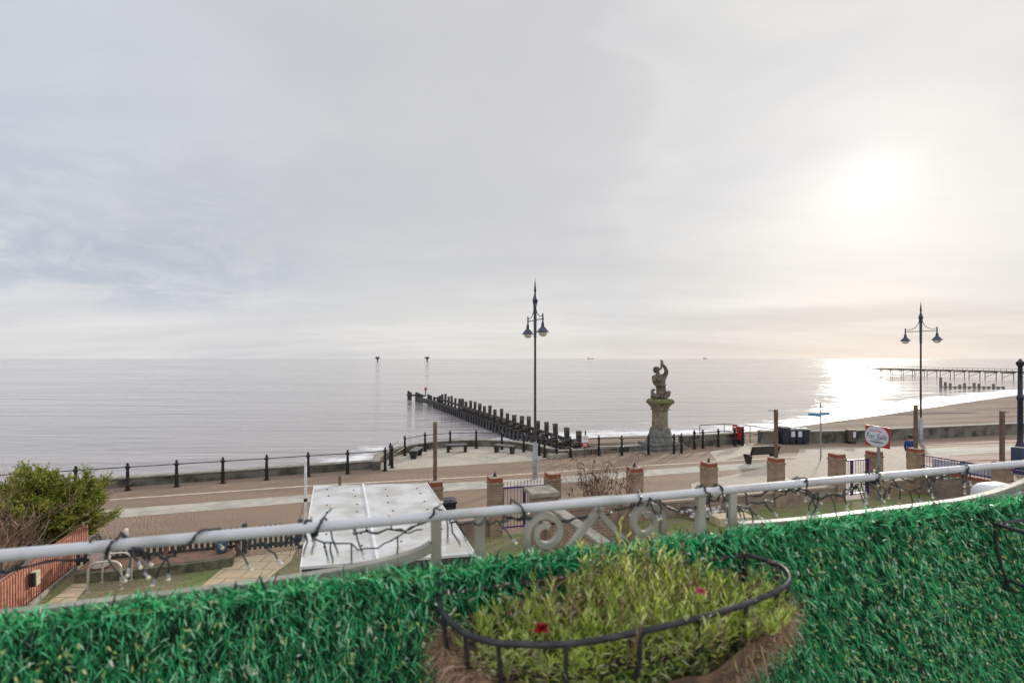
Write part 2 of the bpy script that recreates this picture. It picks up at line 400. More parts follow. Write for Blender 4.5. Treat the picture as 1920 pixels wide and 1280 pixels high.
M_hedge = islandmat('artificial_grass_blade', [(0, (.002, .018, .006)), (.24, (.008, .09, .03)), (.44, (.025, .36, .115)), (.66, (.07, .66, .24)), (.86, (.22, .84, .38)), (1, (.66, .94, .68))], .32, .30, .45)
M_hedgeb = mat('hedge_mesh_backing', (.005, .035, .015), (.003, .015, .007), .8, scale=30)
M_bits = islandmat('pale_hedge_flecks', [(0, (.22, .42, .12)), (.35, (.45, .55, .14)), (.72, (.66, .68, .30)), (.86, (.78, .76, .62)), (1, (.86, .86, .82))], .6, .3)  # pale yellow-green and white flecks scattered over the hedge blades
M_leaf = islandmat('yellow_green_leaf', [(0, (.035, .06, .01)), (.18, (.25, .37, .03)), (.45, (.60, .77, .10)), (.80, (.80, .89, .27)), (1, (.89, .87, .53))], .45, .5)
M_leafd = islandmat('grey_green_leaf', [(0, (.10, .14, .03)), (.4, (.30, .37, .10)), (.8, (.52, .57, .24)), (1, (.66, .68, .42))], .6, .3)
M_dry = islandmat('dead_stem_and_head', [(0, (.10, .06, .032)), (.5, (.26, .165, .095)), (1, (.44, .33, .22))], .8, .15)
M_conif = islandmat('conifer_spray', [(0, (.015, .03, .008)), (.22, (.09, .14, .02)), (.48, (.22, .29, .04)), (.82, (.46, .47, .08)), (1, (.54, .38, .14))], .6, .35)
M_twig = islandmat('bare_twig', [(0, (.14, .075, .048)), (.5, (.34, .21, .14)), (1, (.55, .42, .31))], .8, 0)
M_seed = islandmat('dark_seed_head', [(0, (.028, .014, .010)), (.6, (.07, .035, .022)), (1, (.13, .07, .04))], .9, 0)
M_bark = mat('bark', (.085, .06, .042), (.04, .03, .02), .9, scale=14)
M_rub = mat('white_stone', (.62, .60, .58), (.38, .36, .34), .8, scale=8)
M_skin = mat('skin', (.36, .19, .13), (.33, .17, .12), .55)
M_hair = mat('dark_hair', (.012, .010, .010), (.02, .017, .015), .6)
M_coat = mat('blue_jacket', (.012, .045, .17), (.01, .035, .13), .7)
M_jean = mat('dark_trousers', (.02, .022, .03), (.015, .016, .022), .8)
M_rig = mat('dull_platform_paint', (.10, .105, .11), (.07, .074, .08), .7)
M_ship = mat('hazy_ship_paint', (.36, .37, .385), (.32, .33, .345), .8)  # distance haze is mixed into this grey
M_pier = mat('pier_timber', (.04, .035, .032), (.025, .022, .02), .8)
M_piern = mat('glare_pale_pier_leg', (.42, .40, .37), (.34, .32, .30), .9, spec=.1)  # glare on the legs is put into this pale colour
M_farg = mat('hazed_stump', (.24, .215, .19), (.17, .15, .135), .9, spec=.1)  # stump colour lightened to stand for haze over the distance
def glassmat():
    m = bpy.data.materials.new('frosted_lamp_bowl'); m.use_nodes = True; p = m.node_tree.nodes['Principled BSDF']
    p.inputs['Base Color'].default_value = (.72, .68, .56, 1); p.inputs['Roughness'].default_value = .25
    p.inputs['Transmission Weight'].default_value = .55; p.inputs['IOR'].default_value = 1.2; return m
M_bowl = glassmat()

# ------------------------------------------------------------------ sea, beach, ground
SEA = -1.7
shore = [(-2.6, 36.0), (4.5, 42.5), (10.8, 44.2), (17.5, 45.3), (25.8, 48.0), (32.8, 52.7), (47.5, 62.5), (68.6, 77), (91.6, 92.6), (113, 106), (160, 128), (400, 200)]
wall_l = [L(-300, 4.55), L(-6.9, 4.55)]
CB = (-1.9, 4.3)
arc = [L(CB[0]+4.8*math.cos(a), CB[1]+4.8*math.sin(a)) for a in np.linspace(R(182), R(-2), 28)]
def pdist(P, line):
    best = np.full(len(P), 1e9)
    for a, b in zip(line[:-1], line[1:]):
        a = np.array(a[:2], float); b = np.array(b[:2], float); ab = b-a
        t = np.clip(((P-a) @ ab)/(ab @ ab), 0, 1); best = np.minimum(best, np.linalg.norm(P-(a+t[:, None]*ab), axis=1))
    return best
xs = np.unique(np.concatenate([np.arange(-70, 130, 1.6), np.geomspace(130, 40000, 26), -np.geomspace(70, 40000, 26)]))
ys = np.unique(np.concatenate([np.arange(0, 130, 1.3), np.geomspace(130, 60000, 32)]))
XX, YY = np.meshgrid(xs, ys); P2 = np.stack([XX.ravel(), YY.ravel()], 1)
ds = pdist(P2, shore); dw = np.minimum(pdist(P2, wall_l), pdist(P2, arc))
NX = len(xs); sea = MB()
sea.v = [(x, y, SEA) for x, y in P2.tolist()]
sea.f = [(j*NX+i, j*NX+i+1, (j+1)*NX+i+1, (j+1)*NX+i) for j in range(len(ys)-1) for i in range(NX-1)]; sea.m = [0]*len(sea.f)
def sea_mat():
    m = bpy.data.materials.new('silty_sea_water'); m.use_nodes = True; n = NT(m.node_tree); p = n.n['Principled BSDF']
    v = n.new('ShaderNodeTexCoord').outputs['Object']
    at = n.new('ShaderNodeAttribute', attribute_name='shore').outputs['Fac']; aw = n.new('ShaderNodeAttribute', attribute_name='wall').outputs['Fac']
    mv = n.mapping(v, (.32, 1, 1), (0, 0, R(-16)))
    big = n.noise(n.mapping(v, (.06, .30, 1), (0, 0, R(-12))), .22, 4, .55)
    c = n.mix(n.smooth(big, .35, .65), (.28, .25, .238), (.37, .342, .33))
    # foam: broken lines parallel to the beach, lace near the wall
    fn = n.noise(n.mapping(v, (.30, 1, 1), (0, 0, R(-18))), .55, 8, .68, .6); lace = n.noise(v, 1.6, 7, .7, .8)
    near = n.smooth(at, 11, .5); line2 = n.math('MULTIPLY', n.smooth(at, 7.5, 8.6), n.smooth(at, 12.5, 10))
    f = n.math('ADD', n.math('MULTIPLY', near, .33), n.math('MULTIPLY', line2, .14))
    sxx = n.new('ShaderNodeSeparateXYZ'); n.put(sxx.inputs[0], v)
    xm = n.smooth(sxx.outputs[0], -21, -13)
    nw = n.math('MULTIPLY', n.math('MULTIPLY', n.smooth(aw, 14, 6.5), xm), .19)
    foam = n.math('ADD', n.math('ADD', f, nw), n.math('ADD', n.math('MULTIPLY', fn, .62), n.math('MULTIPLY', lace, .30)))
    foam = n.smooth(foam, .66, .80)
    foam = n.math('MULTIPLY', foam, n.math('MAXIMUM', n.smooth(at, 16, 7), n.math('MULTIPLY', n.smooth(aw, 15, 8), xm)))
    n.put(p.inputs['Base Color'], n.mix(foam, c, (.78, .78, .78)))
    n.put(p.inputs['Roughness'], n.math('ADD', n.math('ADD', .05, n.math('MULTIPLY', n.smooth(big, .42, .62), .10)), n.math('MULTIPLY', foam, .5)))
    p.inputs['IOR'].default_value = 1.33; p.inputs['Specular IOR Level'].default_value = .32
    w1 = n.noise(mv, 1.1, 5, .55, .3); w2 = n.noise(mv, .28, 4, .5, .4); w3 = n.noise(n.mapping(v, (.12, 1, 1), (0, 0, R(-14))), .085, 3, .5, .3)
    h = n.math('ADD', n.math('MULTIPLY', w1, .36), n.math('ADD', n.math('MULTIPLY', w2, .75), n.math('ADD', n.math('MULTIPLY', w3, 1.7), n.math('MULTIPLY', n.smooth(n.noise(n.mapping(v, (.05, .55, 1), (0, 0, R(-17)), (2, 9, 0)), .42, 3, .5, .35), .50, .72), .45))))
    b = n.new('ShaderNodeBump'); n.put(b.inputs['Strength'], n.math('ADD', .25, n.math('MULTIPLY', n.smooth(n.noise(n.mapping(v, (.05, .35, 1), (0, 0, R(-14)), (5, 3, 0)), .3, 5, .6, .4), .38, .62), .42))); b.inputs['Distance'].default_value = .55
    n.put(b.inputs['Height'], h); n.put(p.inputs['Normal'], b.outputs[0]); return m
so_ = struct(sea, 'sea', sea_mat())
for nm, arr in (('shore', ds), ('wall', dw)):
    a = so_.data.attributes.new(nm, 'FLOAT', 'POINT'); a.data.foreach_set('value', np.minimum(arr, 1000).astype(np.float32))
so_.data.polygons.foreach_set('use_smooth', [True]*len(so_.data.polygons))

seawall_r = [L(17.4, 3.75), (20.6, 31.45), (22, 31.6), (35.9, 34.95), (120, 58), (400, 150)]
def beach_mat():
    m = bpy.data.materials.new('damp_sand'); m.use_nodes = True; n = NT(m.node_tree); p = n.n['Principled BSDF']
    v = n.new('ShaderNodeTexCoord').outputs['Object']
    a = n.noise(n.mapping(v, (.12, .8, 1), (0, 0, R(-24))), .42, 7, .66, .9)
    b_ = n.noise(v, 2.2, 6, .65)
    c = n.ramp(a, [(.38, (.06, .043, .035)), (.46, (.17, .122, .09)), (.53, (.29, .22, .158)), (.62, (.105, .08, .07))])
    c = n.mix(n.math('MULTIPLY', n.smooth(b_, .5, .7), .3), c, (.28, .22, .17))
    n.put(p.inputs['Base Color'], c); n.put(p.inputs['Roughness'], n.math('ADD', .62, n.math('MULTIPLY', a, .5))); p.inputs['Specular IOR Level'].default_value = .06
    bp = n.new('ShaderNodeBump'); bp.inputs['Strength'].default_value = .6; bp.inputs['Distance'].default_value = .2
    n.put(bp.inputs['Height'], n.math('ADD', a, n.math('MULTIPLY', b_, .4))); n.put(p.inputs['Normal'], bp.outputs[0]); return m
inner = [L(2.5, 4.2), L(5, 4.2), L(9, 4.2), L(14, 4.2), L(18, 3.9), (25, 31.9), (36, 34.8), (50, 38.7), (72, 44.7), (110, 55.3), (180, 76), (420, 150)]
be = MB(); NR = 14
for i in range(len(shore)):
    for j in range(NR+1):
        t = j/NR; a, b = Vector(inner[i][:2]), Vector(shore[i]); out = (b-a).normalized()*3
        q = a+(b+out-a)*t; be.v.append((q.x, q.y, -.55+(-1.9+.55)*t**1.1))
be.f = [(i*(NR+1)+j, (i+1)*(NR+1)+j, (i+1)*(NR+1)+j+1, i*(NR+1)+j+1) for i in range(len(shore)-1) for j in range(NR)]; be.m = [0]*len(be.f)
bo = struct(be, 'beach', beach_mat()); bo.data.polygons.foreach_set('use_smooth', [True]*len(bo.data.polygons))

edge = [L(-300, 4.5)]+[L(-6.9, 4.5)]+[L(CB[0]+4.75*math.cos(a), CB[1]+4.75*math.sin(a)) for a in np.linspace(R(180), 0, 24)] + \
       [L(3.2, 4.05), L(16.4, 4.05), L(17.4, 3.75)]+[Vector((p[0], p[1], 0)) for p in seawall_r[1:]]
struct(MB().poly([(400, -40, 0), *[(p.x, p.y, 0) for p in reversed(edge)], (-300, -130, 0)]), 'promenade', M_prom)
struct(MB().prism([(400, -41), *[(p.x+.02, p.y-.05) for p in reversed(edge)], (-300, -131)], -3.2, -.03), 'quay_base', M_conc)
def ribbon(up, lo, z, m, name):
    up = [G(*p) for p in up]; lo = [G(*p) for p in lo]
    def ext(l, d):  # lengthen both ends along the line
        a, b = l[0]+(l[0]-l[1]).normalized()*d, l[-1]+(l[-1]-l[-2]).normalized()*d; return [a]+l+[b]
    up, lo = ext(up, 40), ext(lo, 40)
    return struct(MB().poly([(p.x, p.y, z) for p in up]+[(p.x, p.y, z) for p in reversed(lo)]), name, m)
ribbon([(187, 957), (577, 927), (827, 906), (1060, 893), (1250, 878), (1400, 868)], [(176, 974), (577, 941), (827, 921), (1060, 905), (1250, 889), (1400, 879)], .004, M_band, 'pale_band')
ribbon([(210, 935.2), (570, 910.2), (980, 887.8), (1200, 872.5), (1370, 862.6)], [(210, 937.2), (570, 912), (980, 889.4), (1200, 874), (1370, 864)], .004, M_line, 'sett_line')
struct(MB().poly([(p.x, p.y, .004) for p in [L(-6.3, 3.95), *[L(CB[0]+4.6*math.cos(a), CB[1]+4.6*math.sin(a)) for a in np.linspace(R(178), R(2), 30)], L(2.6, 4.0), L(1.2, 3.6), L(-2, 3.75)]]), 'terrace', M_terr)
struct(MB().poly([G(*p, .008) for p in [(1296, 906), (1400, 884), (1490, 862), (1500, 842), (1560, 838), (1700, 838), (1790, 846), (1720, 905), (1540, 960), (1300, 960)]]), 'block_paving', M_pave)
struct(MB().poly([G(*p, .006) for p in [(1330, 846), (1395, 836), (1440, 834), (1455, 842), (1400, 852), (1345, 866)]]), 'ramp_paving', M_terr)
for i, (a, b, m) in enumerate([((842, 834), (850, 841), M_band), ((829, 822), (835, 826), M_red), ((858, 850), (866, 858), M_red)]):
    struct(MB().poly([G(1705, a[0], .012+.004*i), G(1990, a[1], .012+.004*i), G(1990, b[1], .012+.004*i), G(1705, b[0], .012+.004*i)]), 'pale_band' if m is M_band else 'red_band', m)
# garden ground
gl = [Wl(-11.6, -.15), Wl(17.7, -.15), (20.0, 9.5), (20.5, -6), (-14, -6), (-8.0, 3.2)]
def lawn_mat():
    m = bpy.data.materials.new('mossy_garden_ground'); m.use_nodes = True; n = NT(m.node_tree); p = n.n['Principled BSDF']
    v = n.new('ShaderNodeTexCoord').outputs['Object']
    a = n.noise(v, .8, 7, .65, .3); b_ = n.noise(v, 26, 4, .7)
    c = n.mix(n.smooth(a, .40, .60), (.19, .165, .085), (.13, .19, .033))
    c = n.mix(n.math('MULTIPLY', n.smooth(b_, .45, .62), .55), c, (.33, .28, .17)); c = n.mix(n.math('MULTIPLY', n.smooth(b_, .50, .36), .6), c, (.055, .06, .02))
    n.put(p.inputs['Base Color'], c); p.inputs['Roughness'].default_value = .95
    bp = n.new('ShaderNodeBump'); bp.inputs['Strength'].default_value = .8; bp.inputs['Distance'].default_value = .03
    n.put(bp.inputs['Height'], b_); n.put(p.inputs['Normal'], bp.outputs[0]); return m
M_gl = lawn_mat()
struct(MB().poly([(p[0], p[1], .012) for p in reversed(gl)]), 'garden_ground', M_gl)
path = [G(*p, .02) for p in [(440, 1046), (556, 1030), (545, 1052), (512, 1076), (430, 1160), (300, 1190), (375, 1100)]]
struct(MB().poly(path), 'garden_path', M_slab)
struct(MB().poly([G(*p, .02) for p in [(148, 1086), (168, 1094), (130, 1140), (40, 1240), (-60, 1240), (60, 1150)]]), 'garden_path', M_slab)
gr = MB(); N = 16000
pts = np.stack([rng.uniform(-11, 12, N), rng.uniform(6, 18, N)], 1)
keep = []
for x, y in pts:
    o = -(x+.5)*.2669+(y-15.06)*.9637
    if o > -.3 or (o > -2.4 and x < -6.4): continue
    if -5.2 < x < -.4 and 7 < y < 12.6: continue
    u = 960+900*x/y; vv = 672+900*5.5/y
    if 360 < u < 570 and vv > 1028 and u > 440-(vv-1046)*1.2: continue
    if u < 170 - (vv-1090)*.8: continue
    keep.append((x, y, .012))
keep = np.array(keep); dd = np.stack([rng.normal(0, .5, len(keep)), rng.normal(0, .5, len(keep)), rng.uniform(.5, 1, len(keep))], 1)
M_grass = islandmat('short_grass_blade', [(0, (.06, .09, .015)), (.4, (.15, .21, .035)), (.75, (.25, .29, .06)), (1, (.38, .34, .15))], .7, .2)
go = gr.blades(keep, dd, rng.uniform(.03, .075, len(keep)), .012).build('grass_tufts', M_grass); go['kind'] = 'stuff'

# ------------------------------------------------------------------ sea walls
def wall_thing(name, label, line, wd, z1, cat='wall', z0=-3, coping=True):
    p0 = line[0]; r = thing(name, label, cat, (p0[0], p0[1], 0))
    wpart(r, MB().strip(line, wd, z0, z1-.06), 'wall_body', M_conc, uv=False)
    if coping: wpart(r, MB().strip(line, wd+.05, z1-.06, z1), 'coping', M_cop)
    return r
def dens(a, b, n): return [Vector(a)+(Vector(b)-Vector(a))*i/n for i in range(n+1)]
wall_thing('sea_wall', 'low stained concrete wall along the promenade edge behind the left straight railing', dens(L(-60, 4.7), L(-6.45, 4.7), 20), .35, .40)
wall_thing('sea_wall', 'curved concrete wall round the half circle terrace with benches', arc, .35, .42)
wall_thing('sea_wall', 'short low concrete wall between the curved terrace and the statue plinth', dens(L(3.1, 4.25), L(8.55, 4.2), 6), .4, .34)
wall_thing('sea_wall', 'mossy concrete wall right of the statue, ending at the beach ramp', dens(L(11.5, 4.2), L(16.3, 4.05), 6), .35, .72)
wall_thing('sea_wall', 'long dark concrete wall between sand and promenade, running from the wheelie bins to the right', seawall_r, .45, .80)
st = MB(); st.box(L(3.0, 3.9, .12), (1.1, .5, .22), UA); tag(st.build('concrete_step', M_cop), 'flat concrete step block at the end of the curved terrace wall', 'step')

# ------------------------------------------------------------------ railings
POST = [(.10, 0), (.10, .03), (.062, .05), (.055, .42), (.075, .45), (.075, .50), (.05, .53), (.042, .90), (.072, .93), (.078, .99), (.06, 1.03), (.028, 1.05), (.03, 1.07), (.045, 1.10), (.03, 1.14), (.005, 1.16)]
post_me = None
def railing(name, label, posts, ends=None, skip=()):
    global post_me
    p0 = posts[0]; r = thing(name, label, 'railing', (p0[0], p0[1], 0), 0, 'black iron promenade railings')
    for p in posts:
        if post_me is None: o = MB().lathe([(a*1.3, b) for a, b in POST], seg=12).build('post', M_iron, r, smooth=True); post_me = o.data
        else:
            o = bpy.data.objects.new('post', post_me); COL.objects.link(o); o.parent = r
        o.location = (p[0]-p0[0], p[1]-p0[1], 0)
    line = (ends[0] if ends else [])+posts+(ends[1] if ends else [])
    for h in (.97, .475): wpart(r, MB().tube([(p[0], p[1], h+(p[2] if len(p) > 2 else 0)) for p in line], .021, 8), 'rail', M_rail, smooth=True)
    return r
railing('railing', 'straight black iron railing with ball topped posts left of the curved terrace', [L(s, 3.85) for s in np.arange(-34.1, -6, 1.738)])
pp = [(735, 877), (732, 872), (759, 854), (797, 846), (844, 842), (893, 840), (941, 842), (982, 847), (1011, 853.6), (1021, 857)]
railing('railing', 'curved black iron railing round the half circle terrace', [G(*p) for p in pp])
pp = [(1044, 858), (1070, 857), (1123, 853.6), (1166, 853.6), (1216, 852), (1264, 850), (1278, 849)]
railing('railing', 'black iron railing in front of the statue plinth', [G(*p) for p in pp], ([G(1021, 857)], []))
pp = [(1302, 841), (1318, 840), (1347, 837.6), (1378, 836), (1393, 834.5)]
railing('railing', 'short black iron railing right of the statue, beside the red lifebuoy cabinet', [G(*p) for p in pp])
hr = thing('beach_handrail', 'thin grey handrail sloping down the beach ramp behind the bins', 'handrail', L(15.6, 4.3))
a = [G(1362, 815, .5), G(1395, 812, .5), G(1428, 814, .3), G(1480, 822, .1)]
A0 = [L(13.6, 4.9), L(15.6, 4.9), L(17.6, 4.7), L(20.5, 4.5)]
for zz in (1.12, .62): wpart(hr, MB().tube([(p.x, p.y, zz+dz) for p, dz in zip(A0, (.05, .05, -.15, -.6))], .022, 6), 'rail', M_rail)
for p, dz in zip(A0, (.05, .05, -.15, -.6)): wpart(hr, MB().tube([(p.x, p.y, -1), (p.x, p.y, 1.14+dz)], .022, 6), 'post', M_rail)

# ------------------------------------------------------------------ statue on its pedestal
SL = Vector((9.1, 29.5, 0))
pd = thing('statue_pedestal', 'tall stone pedestal with flared grey foot and mossy ledge under the statue', 'pedestal', SL, UA)
pl = MB(); pl.bevbox((0, 0, -.8), (2.5, 2.0, 2.0), .03); pl.bevbox((0, 0, .29), (2.1, 1.7, .18), .03)
pl.build('plinth', M_stoneg, pd)
def octa(prof): return MB().lathe(prof, seg=8, rz=R(22.5))
octa([(.88, .38), (.86, .52), (.80, .62), (.67, 1.0), (.62, 1.20), (.61, 1.27)]).build('foot', M_stoneg, pd)
octa([(.52, 1.27), (.50, 1.32), (.485, 2.30), (.49, 2.36)]).build('shaft', M_stone, pd)
octa([(.58, 2.36), (.60, 2.42), (.54, 2.46), (.56, 2.52), (.68, 2.62), (.72, 2.72)]).build('capital', M_stone, pd)
ld = MB(); prof = [(.66, 2.72), (.80, 2.76), (.83, 2.85), (.80, 2.96), (.66, 3.04), (.3, 3.06)]
ld.lathe(prof, seg=20); ld.v = [(x*(1+.05*math.sin(7*math.atan2(y, x))), y*(1+.05*math.sin(5*math.atan2(y, x))), zz+.02*math.sin(9*x+4*y)) for x, y, zz in ld.v]
ld.build('mossy_ledge', M_moss, pd, smooth=60)
for i, zz in enumerate((1.62, 1.98)): octa([(.497, zz), (.497, zz+.012)]).build('joint', M_stoneg, pd)
MB().box((.42, -.70, .72), (.22, .02, .14)).build('blue_plaque', M_blue, pd)
# triton: one continuous figure blowing a conch, tail coiled under him
V_ = [(.02, 0, .58), (.02, .02, .82), (-.02, .0, 1.08), (-.06, 0, 1.30), (-.15, -.03, 1.48), (-.22, -.06, 1.64), (-.25, -.08, 1.80),   # 0-6 spine, head
      (.20, 0, 1.30), (.33, -.02, 1.48), (.38, -.08, 1.68), (.26, -.14, 1.92), (.12, -.14, 2.12),                                      # 7-11 raised arm
      (-.31, -.02, 1.26), (-.36, -.10, 1.06), (-.28, -.20, .88), (0, -.30, .80), (.24, -.28, .78),                                    # 12-16 arm across waist
      (.05, -.05, .36), (.0, -.12, .18), (-.22, -.20, .14), (-.42, -.12, .22), (-.50, .05, .42), (-.40, .10, .58), (-.26, .12, .50),  # 17-23 tail coil
      (.28, -.06, .26), (.42, -.16, .20)]
E_ = [(0, 1), (1, 2), (2, 3), (3, 4), (4, 5), (5, 6), (3, 7), (7, 8), (8, 9), (9, 10), (10, 11), (3, 12), (12, 13), (13, 14), (14, 15), (15, 16), (0, 17), (17, 18), (18, 19), (19, 20), (20, 21), (21, 22), (22, 23), (17, 24), (24, 25)]
R_ = [.32, .31, .37, .38, .15, .15, .15, .22, .16, .135, .11, .085, .24, .18, .15, .125, .105, .25, .22, .17, .14, .11, .09, .05, .19, .13]
vs, fs = skinmesh(V_, E_, R_)
stt = thing('triton_statue', 'dark lichened stone merman blowing a raised horn on the mossy pedestal top', 'statue', (SL.x, SL.y, 3.03), 0)
MB().add(vs, fs).build('merman_body', M_stat, stt, smooth=80)
hd = MB(); hd.lathe([(.02, -.20), (.10, -.18), (.17, -.06), (.20, .06), (.17, .17), (.08, .22), (.01, .23)], (-.25, -.05, 1.76), 12)
hd.v = [(x+.012*math.sin(40*zz+9*y), y+.012*math.cos(35*x+20*zz), zz) for x, y, zz in hd.v]; hd.build('hair', M_stat, stt, smooth=80)
MB().tube([(-.16, -.20, 1.72), (-.02, -.22, 1.86), (.05, -.20, 2.08), (.06, -.16, 2.30), (.0, -.14, 2.40)], [.035, .06, .09, .085, .03], 10).build('conch_horn', M_stat, stt, smooth=80)
fh = MB(); fh.tube([(.22, -.12, .22), (.40, -.18, .32), (.52, -.20, .40), (.58, -.22, .36)], [.16, .17, .13, .06], 10); fh.tube([(.44, -.16, .20), (.56, -.20, .24)], [.08, .04], 8)
fh.build('fish_head', M_stat, stt, smooth=80)
rk = MB()
for i in range(26):
    a = random.uniform(0, 6.28); q = random.uniform(.1, .56); rr = random.uniform(.10, .2)
    rk.lathe([(rr*.6, -.1), (rr, 0), (rr*.8, rr*.6), (rr*.2, rr*.9)], (q*math.cos(a), q*math.sin(a)*.8, .08+random.uniform(0, .10)), 7, rz=a)
rk.build('rock_base', M_stat, stt)

# ------------------------------------------------------------------ groyne
def gp(Y, off=0):  # tall pile row
    t = (Y-34.5)/36.5; p = Vector((4.8-15.1*t, Y)); dirv = Vector((-15.1, 36.5)).normalized(); q = Vector((-dirv.y, dirv.x))
    return p+q*off
gro = thing('groyne', 'long dark timber groyne with rows of piles running out into the sea', 'groyne', (*gp(33), SEA))
ga = math.atan2(36.5, -15.1)
sp = MB(); Ys = np.arange(33.5, 72, .42)
for i, Y in enumerate(Ys):
    o = 1.15+(.0 if i % 2 else .16)
    p = gp(Y, o); sp.box((p.x, p.y, -2.2), (.46, .10, 2.55), ga)
wpart(gro, sp, 'sheet_pile_wall', M_pile)
wl = MB()
for off, zz in ((.95, -.98), (.12, -.55), (.12, -1.15)):
    a, b = gp(32.5, off), gp(74 if off < .5 else 72, off); c = (a+b)/2; wl.box((c.x, c.y, zz), ((b-a).length, .22, .24), ga)
wpart(gro, wl, 'waling', M_gro)
tys = [34.5+36.5*i/23 for i in range(24)]
tys = [0]*24
ztop = .3
px = [1858, 1769, 1681, 1605, 1537, 1468, 1409, 1354, 1301, 1252, 1205, 1160, 1120, 1081, 1045, 1011, 979, 948, 921, 890, 864, 838, 813, 790]
for i, q in enumerate(px):
    u = ((640+q/4.174)-960)/900; Y = (4.8+15.1*34.5/36.5)/(u+15.1/36.5)
    p = gp(Y); hgt = ztop+random.uniform(-.18, .12)
    lean = Matrix.Rotation(random.gauss(0, .025), 3, 'X') @ Matrix.Rotation(random.gauss(0, .025), 3, 'Y') @ Matrix.Rotation(ga+random.gauss(0, .12), 3, 'Z'); wd_ = random.uniform(.26, .33)
    m = MB(); m.box((p.x, p.y, (hgt-3)/2), (wd_, wd_, hgt+3), rot=lean); tp_ = Vector((p.x, p.y, (hgt-3)/2))+lean @ Vector((0, 0, (hgt+3)/2-.14)); m.box(tp_, (wd_+.012, wd_+.012, .30), rot=lean, mi=1)
    wpart(gro, m, 'tall_pile', [M_gro, M_grot])
    if i < 17:
        p2 = gp(Y-.55, .62); h2 = -.42+random.uniform(-.1, .08)
        m = MB(); m.box((p2.x, p2.y, (h2-3)/2), (.31, .31, h2+3), ga); m.box((p2.x, p2.y, h2-.10), (.32, .32, .22), ga, mi=1)
        wpart(gro, m, 'short_pile', [M_gro, M_grot])
        a, b = gp(Y-.2, 0), gp(Y-.2, 1.05); c = (a+b)/2
        wpart(gro, MB().box((c.x, c.y, -.82), ((b-a).length, .22, .24), ga+R(90)), 'cross_brace', M_gro)
for q, o_, h_ in [(770, .1, .25), (756, .3, -.2), (727, .2, -.3), (700, .35, -.1), (682, .1, .1), (628, .6, -.2), (610, .4, .0), (592, .3, .15), (585, .9, .1), (538, 2.9, -.1), (520, 3.5, .15)]:
    Y = 72+(770-q)/178*8.0; u = (640+q/4.174-960)/900; p = Vector((u*Y, Y+o_*.15)); h_ = h_*.6-.22
    wpart(gro, MB().box((p.x, p.y, (h_-3)/2), (.33, .33, h_+3), ga), 'tall_pile', M_gro)
a, b = Vector((-17.9, 82.2)), Vector((-14.6, 80.0)); c = (a+b)/2
wpart(gro, MB().box((c.x, c.y, -.72), ((b-a).length, .3, .28), math.atan2((b-a).y, (b-a).x)), 'head_beam', M_gro)
a, b = gp(71, .7), Vector((-15.6, 79.6)); c = (a+b)/2
wpart(gro, MB().box((c.x, c.y, -1.2), ((b-a).length, .4, .7), math.atan2((b-a).y, (b-a).x)), 'end_timbers', M_gro)
bp_ = Vector((-14.05, 78))
bc = thing('groyne_beacon', 'red can topmark on a dark pole at the end of the groyne', 'beacon', (bp_.x, bp_.y, -.6))
MB().tube([(0, 0, 0), (0, 0, 1.0)], .08, 8).build('pole', M_gro, bc)
MB().lathe([(.10, .92), (.17, 1.0), (.18, 1.38), (.14, 1.42)], seg=14).build('topmark', M_redp, bc, smooth=True)

# ------------------------------------------------------------------ lamps
def make_lamp(loc, label):
    r = thing('street_lamp', label, 'street lamp', loc, 0, 'twin headed promenade lamps')
    MB().lathe([(.12, 0), (.12, 1.45), (.085, 1.52), (.08, 1.7)], seg=14).build('base_column', M_galv, r, smooth=True)
    MB().lathe([(.06, 1.7), (.052, 5.0), (.05, 6.5)], seg=12).build('column', M_lampg, r, smooth=True)
    MB().lathe([(.065, 6.45), (.075, 7.6), (.085, 7.95), (.12, 8.14), (.135, 8.17), (.11, 8.21), (.06, 8.40)], seg=12).build('collar', M_lampb, r, smooth=True)
    MB().lathe([(.035, 8.40), (.05, 8.46), (.035, 8.52), (.058, 8.58), (.003, 9.20)], seg=10).build('spike', M_lampg, r, smooth=True)
    ax = Vector((.334, -.943, 0))
    c = MB(); c.tube([ax*-.92+Vector((0, 0, 7.26)), ax*.92+Vector((0, 0, 7.26))], .022, 8)
    for s in (-1, 1):
        c.tube([ax*s*q+Vector((0, 0, zz)) for q, zz in ((.07, 8.05), (.11, 7.86), (.24, 7.58), (.46, 7.42), (.70, 7.38), (.9, 7.40))], .018, 8)
    c.build('arms', M_lampg, r, smooth=True)
    for s in (-1, 1):
        p = ax*s*.9
        h = MB().lathe([(.018, 7.50), (.038, 7.47), (.03, 7.38), (.042, 7.24), (.03, 7.16), (.05, 7.11), (.075, 7.01), (.085, 6.91), (.135, 6.85), (.24, 6.73), (.29, 6.66), (.28, 6.65)], (p.x, p.y, 0), 20)
        ho = h.build('lamp_head', M_lampb, r, smooth=True)
        MB().lathe([(.20, 6.655), (.195, 6.60), (.15, 6.52), (.07, 6.475), (.01, 6.47)], (p.x, p.y, 0), 18).build('glass_bowl', M_bowl, ho, smooth=True)
    return r
l1 = make_lamp((1.06, 22, 0), 'tall twin headed lamp with spike, standing near the purple gate')
l2 = dup(l1, (26.4, 31, 0), 0, 'tall twin headed lamp with spike, behind the blue jacketed person')
l3 = thing('lamp_column', 'dark navy lamp column with a box shaped blue base at the right edge', 'lamp column', (24.35, 23, 0))
MB().bevbox((0, 0, .62), (.46, .46, 1.24), .03).build('base_box', mat('slate_blue_paint', (.03, .055, .10), None, .4), l3)
MB().lathe([(.2, 1.24), (.12, 1.5), (.105, 1.7), (.10, 3.5), (.13, 3.55), (.13, 3.7), (.095, 3.75), (.085, 5.1), (.14, 5.2), (.16, 5.32), (.06, 5.42), (.02, 5.5)], seg=14).build('column', M_navy, l3, smooth=True)
